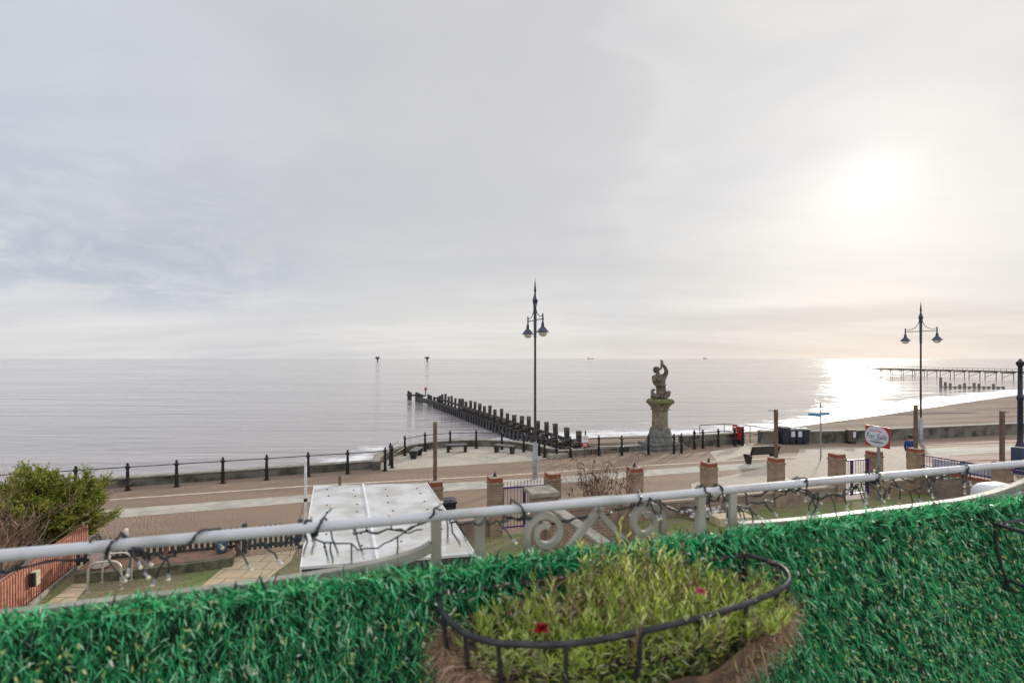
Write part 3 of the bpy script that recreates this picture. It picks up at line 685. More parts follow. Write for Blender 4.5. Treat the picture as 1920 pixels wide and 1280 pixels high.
mbn = MB().bevbox((0, -.236, .55), (.30, .012, .34), .003); mbn.build('white_notice', M_paper, l3)
mbr = MB().tube([(-.5, -.2, 1.32), (0, -.26, 1.26), (.5, -.2, 1.28)], .022, 6); mbr.build('white_hoop', M_white, l3)

# ------------------------------------------------------------------ front garden wall, pillars, gates
def make_pillar(kind, loc, label, rz=WA, topz=1.80, wd=.42):
    r = thing('brick_pillar', label, 'brick pillar', loc, rz, 'brick gate and wall pillars')
    m = MB(); m.box((0, 0, (topz-.14)/2), (wd, wd, topz-.14)); m.build('shaft', M_brick, r, uv=True)
    MB().box((0, 0, topz-.20), (wd+.045, wd+.045, .045)).build('string_course', M_brick, r, uv=True)
    c = MB()
    for s in range(4):
        pass
    c.bevbox((0, 0, topz-.075), (wd-.01, wd-.01, .13), .006); c.build('clay_cap', M_cap, r)
    MB().box((0, 0, topz+.002), (wd-.03, wd-.03, .022), taper=.9).build('mortar_top', M_capw, r)
    if kind == 'finial':
        MB().lathe([(.07, topz+.01), (.065, topz+.04), (.035, topz+.06), (.028, topz+.12), (.01, topz+.16)], seg=10).build('finial', M_lead, r, smooth=True)
    return r
def at_wall(px):  # station of a photo column on the wall line
    u = (px-960)/900; return (u*15.06+.5)/(.9637-u*.2669)
PX = [(816, 'p', 'brick pillar beside the white sheeted roof, carrying a wooden pole'), (928, 'finial', 'brick pillar left of the purple double gate, with small dark finial'),
      (1036, 'x', 'brick pillar right of the purple double gate, half hidden by the dead bush'), (1190, 'finial', 'brick pillar with finial just right of the dead bush'),
      (1329, 'finial', 'brick pillar with finial below and right of the statue'), (1455, 'p', 'brick pillar in front of the black promenade bench, carrying a wooden pole'),
      (1569, 'x', 'brick pillar left of the small purple gate'), (1639, 'x', 'brick pillar under the For Sale board'),
      (1717, 'p', 'corner brick pillar in front of the blue jacketed person, carrying a wooden pole')]
pil = {}
for q, k, lab in PX:
    p = Wl(at_wall(q)); pil[q] = p; make_pillar(k, p, lab)
SW = pil[1717]; nrm = Vector((.334, -.943, 0))
p = SW+nrm*2.75; pil[1873] = p; make_pillar('p', p, 'brick pillar on the side wall behind the white tub, carrying a wooden pole', UA)
def pole(q, topz, label, arm=True):
    p = pil[q]; r = thing('wooden_pole', label, 'pole', (p.x, p.y, 1.80), 0, 'wooden poles on the brick pillars')
    MB().bevbox((0, 0, (topz-1.8)/2), (.11, .11, topz-1.8), .008).build('shaft', M_timber, r)
    if arm: MB().tube([(-.3 if q != 1873 else .0, 0, topz-1.83), (.0 if q != 1873 else .25, 0, topz-1.86)], .012, 6).build('bracket', M_lead, r)
pole(816, 3.58, 'square brown wooden pole on the pillar beside the white sheeted roof', False)
pole(1455, 3.6, 'square brown wooden pole with small arm on the pillar by the black bench')
pole(1717, 3.58, 'square wooden pole with small arm on the corner pillar beside the second lamp')
pole(1873, 3.62, 'square wooden pole on the side wall pillar near the right edge')
def lowwall(a, b, z1, label, o0=.05):
    r = thing('garden_wall', label, 'wall', a, 0, 'low brick garden walls'); c = (a+b)/2; ln = (b-a).length-.42; an = math.atan2(b.y-a.y, b.x-a.x)
    m = MB().box((0, 0, (z1-.07)/2), (ln, .22, z1-.07)); m.v = [tuple(Matrix.Rotation(an, 3, 'Z') @ Vector(v)+(c-a)) for v in m.v]; m.build('brickwork', M_brick, r, uv=True)
    m = MB().box((0, 0, z1-.035), (ln, .27, .07)); m.v = [tuple(Matrix.Rotation(an, 3, 'Z') @ Vector(v)+(c-a)) for v in m.v]; m.build('coping', M_cap if z1 > .8 else M_capw, r)
lowwall(pil[816], pil[928], .55, 'low brick wall between the white roofed shelter and the purple double gate')
lowwall(pil[1036], pil[1190], .62, 'low brick wall behind the dead bush')
lowwall(pil[1190], pil[1329], .58, 'low brick wall behind the white stones')
lowwall(pil[1329], pil[1455], .58, 'low brick wall below the black bench')
lowwall(pil[1455], pil[1569], .58, 'low brick wall left of the small purple gate')
lowwall(pil[1639], pil[1717], .58, 'short low brick wall right of the For Sale board pillar')
lowwall(SW, pil[1873], 1.06, 'high side wall of brick with red coping under the purple railing')
e2 = pil[1873]+nrm*6; lowwall(pil[1873], e2, 1.06, 'side wall of brick with red coping continuing out at the right edge')
def bars(a, b, z0, z1, top, nbar, name, label, spike=0, mid=(), cat='gate', lower=None):
    r = thing(name, label, cat, a, 0, 'purple metalwork of the garden wall'); d = (b-a); an = math.atan2(d.y, d.x); ln = d.length
    def X(m): m.v = [tuple(Matrix.Rotation(an, 3, 'Z') @ Vector(v)) for v in m.v]; return m
    X(MB().box((ln/2, 0, top), (ln, .035, .045))).build('top_rail', M_purple, r)
    X(MB().box((ln/2, 0, lower or z0+.06), (ln, .035, .04))).build('bottom_rail', M_purple, r)
    for x, wd in mid: X(MB().box((x*ln, .001, (z0+top)/2+.005), (wd, .045, top-z0))).build('stile', M_purple, r)
    m = MB()
    for i in range(nbar):
        x = ln*(i+.5)/nbar; m.tube([(x, 0, z0), (x, 0, z1-.06), (x, 0, z1)], [.008, .008, .001 if spike else .008], 6)
    X(m).build('bars', M_purple, r)
w1 = Vector((.9637, .2669, 0))*.24
bars(pil[928]+w1, pil[1036]-w1, .12, 1.66, 1.42, 13, 'purple_gate', 'purple spiked double gate between two brick pillars near the tall lamp', 1, ((.01, .04), (.5, .09), (.99, .04)))
bars(pil[1569]+w1, pil[1639]-w1, .12, 1.50, 1.50, 11, 'purple_gate', 'small purple gate with fine bars under the For Sale board', 0, ((.35, .09), (.93, .10)))
n1_ = nrm*.24
bars(SW+n1_, pil[1873]-n1_, 1.07, 1.60, 1.57, 22, 'purple_railing', 'purple railing on the side wall between the corner pillar and the white tub', 0, (), 'railing', 1.17)
bars(pil[1873]+n1_, e2-n1_, 1.07, 1.60, 1.57, 44, 'purple_railing', 'purple railing on the side wall running out at the right edge', 0, (), 'railing', 1.17)
ban = thing('banner', 'white banner with a blue top edge behind the purple side railing', 'banner', SW+nrm*1.6+Vector((.12, 0, 0)), math.atan2(nrm.y, nrm.x))
MB().bevbox((-.1, 0, 1.29), (2.0, .02, .38), .004).build('sheet', M_paper, ban); MB().bevbox((.35, 0, 1.53), (1.1, .03, .07), .004).build('blue_edge', M_blue, ban)

# For Sale board
p = Vector((14.22, 18.62, 0)); fsb = thing('for_sale_board', 'white For Sale board with red corners on a grey post', 'sign', p, R(-77))
MB().bevbox((0, 0, 1.1), (.09, .07, 2.2), .006).build('post', M_grey, fsb)
bx, bz = 0, 2.48; bw, bh = .98, .80
MB().bevbox((bx, -.06, bz), (bw, .025, bh), .004).build('board', M_redp, fsb)
n = 40; el = []
for i in range(n):
    a = 2*math.pi*i/n; ex = .475*math.copysign(abs(math.cos(a))**.9, math.cos(a)); ez = .392*math.copysign(abs(math.sin(a))**.9, math.sin(a))
    el.append((bx-.02+max(-.475, min(.485, ex)), max(-.395, min(.395, ez))+bz))
mm = MB(); mm.add([(x, -.0745, zz) for x, zz in el]+[(x, -.078, zz) for x, zz in el], [tuple(range(n, 2*n))]+[(i, (i+1) % n, n+(i+1) % n, n+i) for i in range(n)])
mm.build('white_oval', M_paper, fsb)
vs, fs = textmesh('For Sale', .275, .15, .004); t = MB().add([(v.x*.92+bx-.03, -.080-v.z*.3, v.y+bz-.005) for v in vs], fs); t.build('lettering', M_ink, fsb)
tm = MB(); x = bx-.30
for wd in (.05, .07, .06, .08, .06, .05, .06): tm.box((x+wd/2, -.0795, bz+.21+random.uniform(-.01, .01)), (wd*.8, .002, random.uniform(.05, .09))); x += wd+.012
tm.build('faded_red_lettering', M_pink, fsb)
tm = MB(); x = bx-.12
for wd in (.05, .07, .05, .04): tm.box((x+wd/2, -.0795, bz-.135), (wd, .002, .022)); x += wd+.01
x = bx-.26
for wd in (.04, .05, .045, .05, .05, .02, .05, .04, .05, .05, .05): tm.box((x+wd/2, -.0795, bz-.215), (wd*.75, .002, .05)); x += wd
tm.build('small_lettering', M_ink, fsb)

# ------------------------------------------------------------------ promenade furniture
def flat_bench(loc, rz, label):
    r = thing('backless_bench', label, 'bench', loc, rz, 'backless benches on the curved terrace')
    m = MB()
    for i in range(4): m.bevbox((0, -.165+.11*i, .45), (1.2, .095, .045), .006)
    m.build('seat', M_benchg, r)
    for s in (-1, 1):
        l = MB(); l.add([(s*.5-.09, -.24, .425), (s*.5+.09, -.24, .425), (s*.5+.09, .24, .425), (s*.5-.09, .24, .425), (s*.5-.08, -.13, 0), (s*.5+.08, -.13, 0), (s*.5+.08, .13, 0), (s*.5-.08, .13, 0)],
              [(0, 1, 2, 3), (7, 6, 5, 4), (4, 5, 1, 0), (5, 6, 2, 1), (6, 7, 3, 2), (7, 4, 0, 3)]); l.build('leg', M_black, r)
    return r
b0 = flat_bench(G(856, 848)+Vector((0, .1, 0)), R(10), 'backless bench on the terrace right of the wooden pole by the railing')
dup(b0, G(946, 849), R(-24), 'backless bench on the terrace nearest the tall lamp')
dup(b0, G(780.5, 856.5), R(84), 'backless bench seen end on at the left of the curved terrace')
r = thing('park_bench', 'long black bench with a tilted back on the promenade behind a brick pillar', 'bench', G(1429, 868), R(14))
sc = MB()
for i in range(4): sc.bevbox((0, .30-.11*i, .45+.012*i), (1.75, .108, .045), .006)
sc.build('seat', M_benchw, r)
sc = MB()
for i in range(4): sc.bevbox((0, -.16-.045*i, .55+.115*i), (1.75, .045, .118), .006, rot=Matrix.Rotation(R(-20), 3, 'X').inverted() if False else Matrix.Rotation(R(20), 3, 'X'))
sc.build('backrest', M_benchw, r)
for s in (-1, 1):
    l = MB(); x = s*.80
    l.add([(x-.07, .36, .42), (x+.07, .36, .42), (x+.07, -.14, .42), (x-.07, -.14, .42), (x-.06, .18, 0), (x+.06, .18, 0), (x+.06, -.08, 0), (x-.06, -.08, 0)], [(0, 3, 2, 1), (4, 5, 6, 7), (0, 1, 5, 4), (1, 2, 6, 5), (2, 3, 7, 6), (3, 0, 4, 7)]); l.build('leg', M_black, r)
    MB().bevbox((x, -.27, .70), (.05, .03, .55), .006, rot=Matrix.Rotation(R(20), 3, 'X')).build('back_support', M_black, r)

def wheelie(loc, rz, label, name='wheelie_bin', lid=M_bin, big=1.0, notice=False):
    r = thing(name, label, 'bin', loc, rz, 'dark wheelie bins')
    m = MB(); a, b = .25*big, .20*big; h = 1.0*big
    m.add([(-b, -b, .06), (b, -b, .06), (b, b, .06), (-b, b, .06), (-a, -a, h), (a, -a, h), (a, a, h), (-a, a, h)], [(3, 2, 1, 0), (4, 5, 6, 7), (0, 1, 5, 4), (1, 2, 6, 5), (2, 3, 7, 6), (3, 0, 4, 7)]); m.build('body', M_bin, r)
    m = MB(); m.bevbox((0, -.02, h+.035), (2*a+.06, 2*a+.09, .07), .02); m.box((0, -.02, h+.085), (2*a-.1, 2*a-.06, .035), taper=.8); m.build('lid', lid, r)
    MB().tube([(-a*.8, a+.05, h-.02), (a*.8, a+.05, h-.02)], .018, 6).build('handle', M_black, r)
    for s in (-1, 1):
        w_ = MB().lathe([(.10, -.025), (.10, .025)], seg=12); w_.v = [(zz+s*.2*big, y+.2*big, x+.10) for x, y, zz in w_.v]; w_.build('wheel', M_black, r)
    if notice: MB().bevbox((0, -.238*big, h*.72), (.26, .012, .36), .003, rot=Matrix.Rotation(R(2.5), 3, 'X')).build('white_notice', M_paper, r)
    return r
M_lidg = mat('grey_bin_lid', (.30, .30, .30), (.15, .15, .15), .4)  # grey lid, paler than the bin body
for i, (q, nt, lab) in enumerate([(1470, 0, 'dark wheelie bin, the end one nearest the wooden pole'), (1483, 1, 'dark wheelie bin with white notice, second from the wooden pole'),
                            (1496, 1, 'dark wheelie bin with white notice, third from the wooden pole'), (1508, 0, 'dark wheelie bin, the end one nearest the blue fingerpost')]):
    wheelie(G(q, 832), R(4), lab, lid=M_lidg, big=.93 if i else 1.05, notice=nt)
wheelie(Wl(at_wall(842), .45), WA, 'dark wheelie bin just outside the low wall beside the white roofed shelter')

r = thing('litter_bin', 'square brown litter bin with pale top in front of the long sea wall', 'bin', G(1595, 831), R(-10))
for x in (-.17, .17):
    for y in (-.14, .14): MB().box((x, y, .08), (.05, .05, .16)).build('foot', M_black, r)
MB().bevbox((0, 0, .50), (.44, .40, .70), .015).build('body', mat('brown_bin', (.10, .075, .05), None, .6), r)
MB().bevbox((0, 0, .89), (.50, .46, .07), .02).build('lid', M_capw, r); MB().bevbox((.13, -.205, .60), (.15, .012, .36), .003).build('white_notice', M_paper, r)

p = G(1539, 862); r = thing('fingerpost', 'blue two armed fingerpost sign on a slim grey pole', 'sign', p)
MB().tube([(0, 0, 0), (0, 0, 3.0), ], .035, 10).build('pole', M_grey, r, smooth=True); MB().lathe([(.11, 0), (.10, .02), (.04, .03)], seg=12).build('base_plate', M_lead, r)
MB().lathe([(.02, 3.0), (.025, 3.1), (.005, 3.14)], seg=8).build('finial', M_grey, r)
for s, an, z_, lab in ((-1, R(-24), 2.44, 0), (1, R(12), 2.50, 0)):
    m = MB(); m.bevbox((s*.30, 0, z_), (.56, .025, .17), .005); m.v = [tuple(Matrix.Rotation(an, 3, 'Z') @ Vector(v)) for v in m.v]; m.build('arm', M_blue, r)

p = G(1378, 834)+Vector((0, .1, 0)); r = thing('life_ring_post', 'dark post with a small red sign plate at the railing end', 'sign', p)
MB().tube([(0, 0, 0), (0, 0, 1.25)], .05, 10).build('post', M_iron, r); MB().bevbox((0, -.06, 1.10), (.28, .03, .42), .006).build('sign_plate', M_redp, r)
MB().box((0, -.0775, 1.14), (.17, .004, .10)).build('white_symbol', M_white, r)
p = G(1388, 833); r = thing('lifebuoy_cabinet', 'red and orange lifebuoy cabinet at the end of the short railing', 'lifebuoy cabinet', p, R(30))
MB().bevbox((0, 0, .72), (.36, .30, .86), .03).build('cabinet', M_redp, r); MB().bevbox((.03, -.155, .68), (.22, .014, .55), .004).build('front_panel', M_org, r)
MB().bevbox((0, 0, 1.18), (.44, .38, .06), .015).build('lid', M_white, r); MB().box((0, 0, .15), (.1, .1, .3)).build('leg', M_black, r)
p = G(1097, 857)+Vector((0, .06, 0)); r = thing('warning_sign', 'white and red warning sign fixed to the railing near the groyne', 'sign', p)
MB().tube([(0, .03, 0), (0, .03, 1.0)], .02, 8).build('post', M_rail, r)
MB().bevbox((0, -.03, 1.02), (.36, .02, .40), .005).build('white_panel', M_white, r); MB().bevbox((0, -.03, .70), (.36, .02, .235), .005).build('red_panel', M_redp, r)
m = MB(); m.tube([(.07*math.cos(a), -.043, 1.05+.07*math.sin(a)) for a in np.linspace(0, 2*math.pi, 16, endpoint=False)], .012, 5, closed=True); m.build('red_ring', M_redp, r)
m = MB(); m.box((0, -.042, 1.05), (.025, .004, .09)); m.box((0, -.042, .745), (.26, .003, .025)); m.box((0, -.042, .69), (.2, .003, .022)); m.box((0, -.042, .64), (.23, .003, .02)); m.build('symbol', [M_white], r)
p = L(6.4, 7.2, -.9); r = thing('marker_stake', 'leaning wooden stake standing in the sand left of the statue', 'stake', p)
MB().tube([(0, 0, -.3), (.10, 0, 1.75)], .035, 7).build('shaft', M_timber, r); MB().bevbox((.10, -.02, 1.6), (.09, .05, .3), .008).build('marker', mat('yellow_brown_marker', (.25, .17, .05)), r)
p = Vector((-5.72, 13.3, 0)); r = thing('white_pole', 'slim white pole beside the picket gate at the corner of the white roof', 'pole', p)
MB().tube([(0, 0, 0), (0, 0, 2.70)], .038, 10).build('shaft', M_white, r, smooth=True); MB().lathe([(.05, 1.55), (.05, 1.63)], seg=10).build('clamp', M_lead, r)
MB().tube([(-.45, .0, .02), (-.05, 0, 1.5)], .010, 5).build('stay', M_grey, r)

# person
r = thing('person', 'person in a blue jacket with dark hair standing behind the corner pillar', 'person', (19.5, 23.5, 0), R(-60))
Vp = [(0, 0, .95), (0, 0, 1.12), (0, 0, 1.32), (0, 0, 1.46), (0, .02, 1.54), (0, .03, 1.64), (.17, 0, 1.40), (.23, .02, 1.14), (.20, .14, .92), (.20, .20, .84), (-.17, 0, 1.40), (-.23, .02, 1.14), (-.20, .12, .92), (-.20, .18, .84),
      (.09, 0, .86), (.10, .03, .48), (.10, -.02, .09), (.11, .12, .04), (-.09, 0, .86), (-.10, .01, .48), (-.10, -.05, .09), (-.11, .09, .04)]
Ep = [(0, 1), (1, 2), (2, 3), (3, 4), (4, 5), (3, 6), (6, 7), (7, 8), (8, 9), (3, 10), (10, 11), (11, 12), (12, 13), (0, 14), (14, 15), (15, 16), (16, 17), (0, 18), (18, 19), (19, 20), (20, 21)]
Rp = [.15, .145, .165, .12, .055, .095, .07, .05, .038, .04, .07, .05, .038, .04, .095, .065, .045, .04, .095, .065, .045, .04]
vs, fs = skinmesh(Vp, Ep, Rp); m = MB()
for f in fs:
    zc = sum(vs[i].z for i in f)/len(f); m.m.append(0 if zc > 1.50 or (abs(sum(vs[i].x for i in f)/len(f)) > .15 and zc < .93 and zc > .78) else (1 if zc > .86 else 2))
m.v = [tuple(v) for v in vs]; m.f = list(fs); m.build('body', [M_skin, M_coat, M_jean], r, smooth=80)
m = MB(); m.lathe([(.09, 1.60), (.108, 1.66), (.10, 1.74), (.05, 1.785), (.01, 1.79)], (0, .015, 0), 14); m.build('hair', M_hair, r, smooth=80)

# ------------------------------------------------------------------ left garden: shelter, fences, bed
RT = [G(590, 910, 2.35), G(800, 905, 2.35), G(890, 1037, 2.35), G(565, 1062, 2.35)]
mid = (RT[0]+RT[1]+RT[2]+RT[3])/4; ra = math.atan2((RT[1]-RT[0]).y, (RT[1]-RT[0]).x)
r = thing('roofed_shelter', 'garden shelter with a white sheet roof screwed down in two panels', 'shelter', (mid.x, mid.y, 0))
def lerp(u, v): return (RT[0]*(1-u)+RT[1]*u)*(1-v)+(RT[3]*(1-u)+RT[2]*u)*v
US = .425
def slab(u0, u1, v0, v1, z0, z1, m=None):
    m = m or MB(); q = [lerp(u0, v1), lerp(u1, v1), lerp(u1, v0), lerp(u0, v0)]
    return m.prism([(p.x, p.y) for p in q], z0, z1)
wpart(r, slab(0, US, 0, 1, 2.31, 2.35), 'roof_panel', M_roof); wpart(r, slab(US+.001, 1, 0, 1, 2.31, 2.349), 'roof_panel', M_roof)
wpart(r, slab(US-.008, US+.010, -.002, 1.002, 2.35, 2.372), 'seam_strip', M_seam)
m = slab(-.008, .0, -.004, 1.004, 2.27, 2.362); slab(1.0, 1.006, -.004, 1.004, 2.27, 2.36, m); wpart(r, m, 'edge_trim', M_seam)
wpart(r, slab(.004, .996, .975, .999, 2.16, 2.308), 'fascia', M_fas); wpart(r, slab(.004, .996, .002, .03, 2.16, 2.308), 'fascia', M_fas)
for u in (.12, .345, .60, .88):
    for v in (.10, .22, .34, .46, .60, .74, .86):
        q = lerp(u+random.uniform(-.012, .012), v+random.uniform(-.02, .02)); wpart(r, MB().lathe([(.022, 2.35), (.02, 2.358), (.008, 2.366)], (q.x, q.y, 0), 8), 'roof_screw', M_rust)
for u, v in ((.03, .03), (.97, .03), (.03, .97), (.97, .97), (.5, .97)):
    q = lerp(u, v); wpart(r, MB().box((q.x, q.y, 1.16), (.09, .09, 2.29), ra), 'post', M_fas)
q = lerp(.22, -.01); wpart(r, MB().bevbox((q.x, q.y, 2.42), (.06, .05, .30), .005, ra), 'timber_peg', M_timber)
q = lerp(.66, .90); rb = thing('red_cabinet', 'red board standing under the edge of the white roofed shelter', 'board', (q.x, q.y, 0), ra)
MB().bevbox((0, 0, 1.15), (.55, .12, 1.5), .01).build('panel', M_redp, rb); MB().bevbox((0, -.02, .2), (.5, .3, .4), .01).build('base', M_fas, rb)

# picket fence + gate on the wall line, left of the shelter
def PF(a, z_=0): return Wl(a, .45, z_)
a0, a1 = -11.1, -7.35
r = thing('picket_fence', 'dark weathered picket fence with round topped pales behind the raised bed', 'fence', PF(a0))
m = MB(); a = a0
while a < a1:
    h = .56+.04*math.sin((a-a0)*2.2); p = PF(a); m.bevbox((p.x, p.y, .1+h/2), (.085, .022, h), .009, WA)
    m.lathe([(.042, 0), (.042, .02), (.02, .045), (.004, .05)], (p.x, p.y, .1+h), 8); a += .142
wpart(r, m, 'pales', M_pick)
for zz in (.24, .55):
    p, q = PF(a0-.05)+Vector((.01, -.03, 0)), PF(a1)+Vector((.01, -.03, 0)); c = (p+q)/2; wpart(r, MB().box((c.x, c.y, zz), ((q-p).length, .035, .07), WA), 'rail', M_pick)
for a in (a0+2.0, a1):
    p = PF(a)+Vector((.03, -.08, 0)); wpart(r, MB().bevbox((p.x, p.y, .33), (.10, .10, .66), .008, WA), 'post', M_timber)
a0, a1 = -7.2, -5.75
r = thing('picket_gate', 'slate coloured picket gate at the top of the stone path', 'gate', PF(a0))
for a in (a0, a1): p = PF(a); wpart(r, MB().bevbox((p.x, p.y, .42), (.12, .12, .84), .01, WA), 'gate_post', M_gatew)
m = MB(); a = a0+.13
while a < a1-.08:
    h = .58+.10*math.sin((a-a0)/(a1-a0)*math.pi); p = PF(a); m.bevbox((p.x, p.y, .08+h/2), (.08, .022, h), .009, WA); a += .135
wpart(r, m, 'pales', M_gatew)
for zz in (.2, .52):
    p, q = PF(a0+.07)+Vector((.01, -.03, 0)), PF(a1-.07)+Vector((.01, -.03, 0)); c = (p+q)/2; wpart(r, MB().box((c.x, c.y, zz), ((q-p).length, .035, .07), WA), 'rail', M_gatew)
# short fence from gate to shelter pillar
a0, a1 = -5.6, -2.3
r = thing('picket_fence', 'short dark picket fence between the picket gate and the shelter pillar', 'fence', PF(a0)); m = MB(); a = a0
while a < a1: p = PF(a); m.bevbox((p.x, p.y, .37), (.085, .022, .62), .009, WA); a += .142
wpart(r, m, 'pales', M_pick); p, q = PF(a0)+Vector((.01, -.03, 0)), PF(a1)+Vector((.01, -.03, 0)); c = (p+q)/2; wpart(r, MB().box((c.x, c.y, .52), ((q-p).length, .035, .07), WA), 'rail', M_pick)
# raised bed
bq = [G(148, 1071, .24), G(438, 1041, .24), G(438, 1026, .24), G(165, 1046, .24)]
r = thing('raised_bed', 'raised bed of terracotta paving with a mossy stone kerb in front of the picket fence', 'raised bed', (bq[0].x, bq[0].y, 0))
wpart(r, MB().prism([(p.x, p.y) for p in bq], 0, .21), 'paving', M_bedf)
c0, c1 = bq[0], bq[1]; kd = (c1-c0).normalized(); kq = Vector((kd.y, -kd.x, 0))*.09
curve = [c0+(c1-c0)*t+kq*(1+2.2*math.sin(t*math.pi)*.6) for t in np.linspace(0, 1, 12)]
wpart(r, MB().strip(curve, .17, 0, .245), 'kerb', M_bedk)
for i, t in enumerate((.08, .97)):
    pass
p = G(188, 1062, .24); r = thing('plant_pot', 'large pinkish white pot of bare soil on the raised bed', 'plant pot', p+Vector((0, 0, -.005)))
MB().lathe([(.16, 0), (.20, .04), (.225, .40), (.235, .43), (.21, .43), (.20, .34), (.01, .33)], seg=22).build('pot', M_pot, r, smooth=True); MB().lathe([(.195, .32), (.19, .36), (.01, .37)], seg=16).build('soil', M_soil, r)
p = G(416, 1033, .24); r = thing('plant_pot', 'blue glazed pot on the raised bed beside the picket gate', 'plant pot', p)
MB().lathe([(.11, 0), (.14, .03), (.165, .26), (.17, .28), (.15, .28), (.14, .22), (.01, .21)], seg=20).build('pot', M_potb, r, smooth=True)
# cycle hoops
def hoop(p, q, label):
    r = thing('cycle_hoop', label, 'cycle stand', p, 0, 'steel cycle hoops'); d = q-p; u = d.normalized(); ln = d.length; h = .70; rr = .20
    pts = [Vector((0, 0, 0)), Vector((0, 0, h-rr))]+[u*(rr-rr*math.cos(a))+Vector((0, 0, h-rr+rr*math.sin(a))) for a in np.linspace(.2, R(90), 6)] + \
          [u*(ln-rr+rr*math.sin(a))+Vector((0, 0, h-rr+rr*math.cos(a))) for a in np.linspace(0, R(90), 7)]+[u*ln]
    MB().tube(pts, .026, 10).build('tube', M_ss, r, smooth=True)
    m = MB(); m.lathe([(.06, 0), (.06, .012), (.03, .014)], (0, 0, .012), 12); m.lathe([(.06, 0), (.06, .012), (.03, .014)], (d.x, d.y, .012), 12); m.build('base_plate', M_ss, r)
hoop(G(165, 1111), G(227, 1105), 'steel cycle hoop standing in the grass nearest the balcony')
hoop(G(192, 1092), G(247, 1087), 'steel cycle hoop standing in the grass nearest the raised bed')
# red-brown slat fence
fa, fb = Vector((-11.75, 13.3, 0)), Vector((-9.1, 6.2, 0)); fd = (fb-fa); fn_ = math.atan2(fd.y, fd.x)
r = thing('slat_fence', 'red brown vertical slat fence running along the left side path', 'fence', fa)
m = MB(); n = int(fd.length/.095)
for i in range(n):
    p = fa+fd*((i+.5)/n); m.box((p.x, p.y, .47), (.058, .022, .90), fn_)
wpart(r, m, 'slats', M_slat)
qn = Vector((-fd.y, fd.x, 0)).normalized()*-.09
c = (fa+fb)/2+qn
wpart(r, MB().box((c.x, c.y, .46), (fd.length, .02, .80), fn_), 'gap_shade_sheet', M_slatg)  # dark sheet put behind the slats as the shade in their gaps
c2 = (fa+fb)/2+qn*1.3; wpart(r, MB().box((c2.x, c2.y, .87), (fd.length, .05, .05), fn_), 'capping', M_slat)
c3 = (fa+fb)/2-qn*1.2; wpart(r, MB().box((c3.x, c3.y, .06), (fd.length, .05, .12), fn_), 'gravel_board', M_cop)
p = fa+fd*.36-qn*1.1; r = thing('meter_box', 'small cream box fixed to the red brown slat fence', 'box', (p.x, p.y, .42), fn_)
MB().bevbox((0, .0, .16), (.17, .12, .32), .01).build('box', mat('cream_plastic', (.62, .55, .36)), r); MB().bevbox((.11, .0, .16), (.03, .10, .30), .005).build('hinge_strip', M_black, r)

# garden pier with stone cap and stepped copings
pc = Vector((.67, 11.0, 0)); r = thing('garden_pier', 'brick pier with a wide flat stone cap beside the purple double gate', 'pier', pc, R(16))
MB().box((0, 0, 1.2), (.46, .46, 2.4)).build('brickwork', M_brick, r, uv=True); MB().bevbox((0, 0, 2.46), (.66, .66, .10), .015).build('stone_cap', M_cop, r)
pe = Vector((1.75, 9.0, 2.02)); ps = Vector((.85, 10.75, 2.22)); dv = pe-ps
r = thing('step_wall', 'low wall with sloping stone coping running down from the capped pier', 'wall', (ps.x, ps.y, 0))
rot = dv.to_track_quat('X', 'Z').to_matrix(); wpart(r, MB().bevbox((ps+pe)/2, (dv.length, .26, .08), .012, rot=rot), 'coping', M_cop)
mb = MB(); qq = Vector((-dv.y, dv.x, 0)).normalized()*.1
mb.add([ps+qq-Vector((0, 0, ps.z)), ps-qq-Vector((0, 0, ps.z)), pe-qq-Vector((0, 0, pe.z)), pe+qq-Vector((0, 0, pe.z)), ps+qq-Vector((0, 0, .045)), ps-qq-Vector((0, 0, .045)), pe-qq-Vector((0, 0, .045)), pe+qq-Vector((0, 0, .045))], [(0, 1, 2, 3), (7, 6, 5, 4), (0, 4, 5, 1), (1, 5, 6, 2), (2, 6, 7, 3), (3, 7, 4, 0)])
wpart(r, mb, 'brickwork', M_brick, uv=True)
r = thing('boundary_coping', 'flat stone coping on a low wall at the foot of the dead bush', 'wall', (1.1, 11.3, 0), R(14))
MB().box((.75, 0, 1.05), (1.4, .2, 2.1)).build('brickwork', M_brick, r, uv=True); MB().bevbox((.75, 0, 2.13), (1.45, .28, .07), .012).build('coping', M_cop, r)
for i, (q, lab) in enumerate([((1372, 965), 'pale stone slab lying on the grass right of the white stones'), ((1470, 990), 'pale stone slab on the grass just above the hedge top')]):
    p = G(*q, .3); m = MB().bevbox((0, 0, .15), (1.3-.3*i, .55, .28), .02); o = m.build('stone_slab', M_slab); o.location = (p.x, p.y, 0); o.rotation_euler = (0, 0, R(8)); tag(o, lab, 'stone slab', 'stone slabs in the garden')
m = MB()
for i in range(60):
    a = random.gauss(0, .45); b = random.gauss(0, .18); rr = random.uniform(.04, .10); cc = Wl(at_wall(1303), -.55)
    m.lathe([(rr*.5, 0), (rr, rr*.4), (rr*.8, rr*.9), (rr*.2, rr*1.2)], (cc.x+a, cc.y+b*.8, .05+random.uniform(0, .26)), 6, rz=a*9)
tag(m.build('stone_heap', M_rub), 'heap of white stones against the low brick wall', 'stone heap')

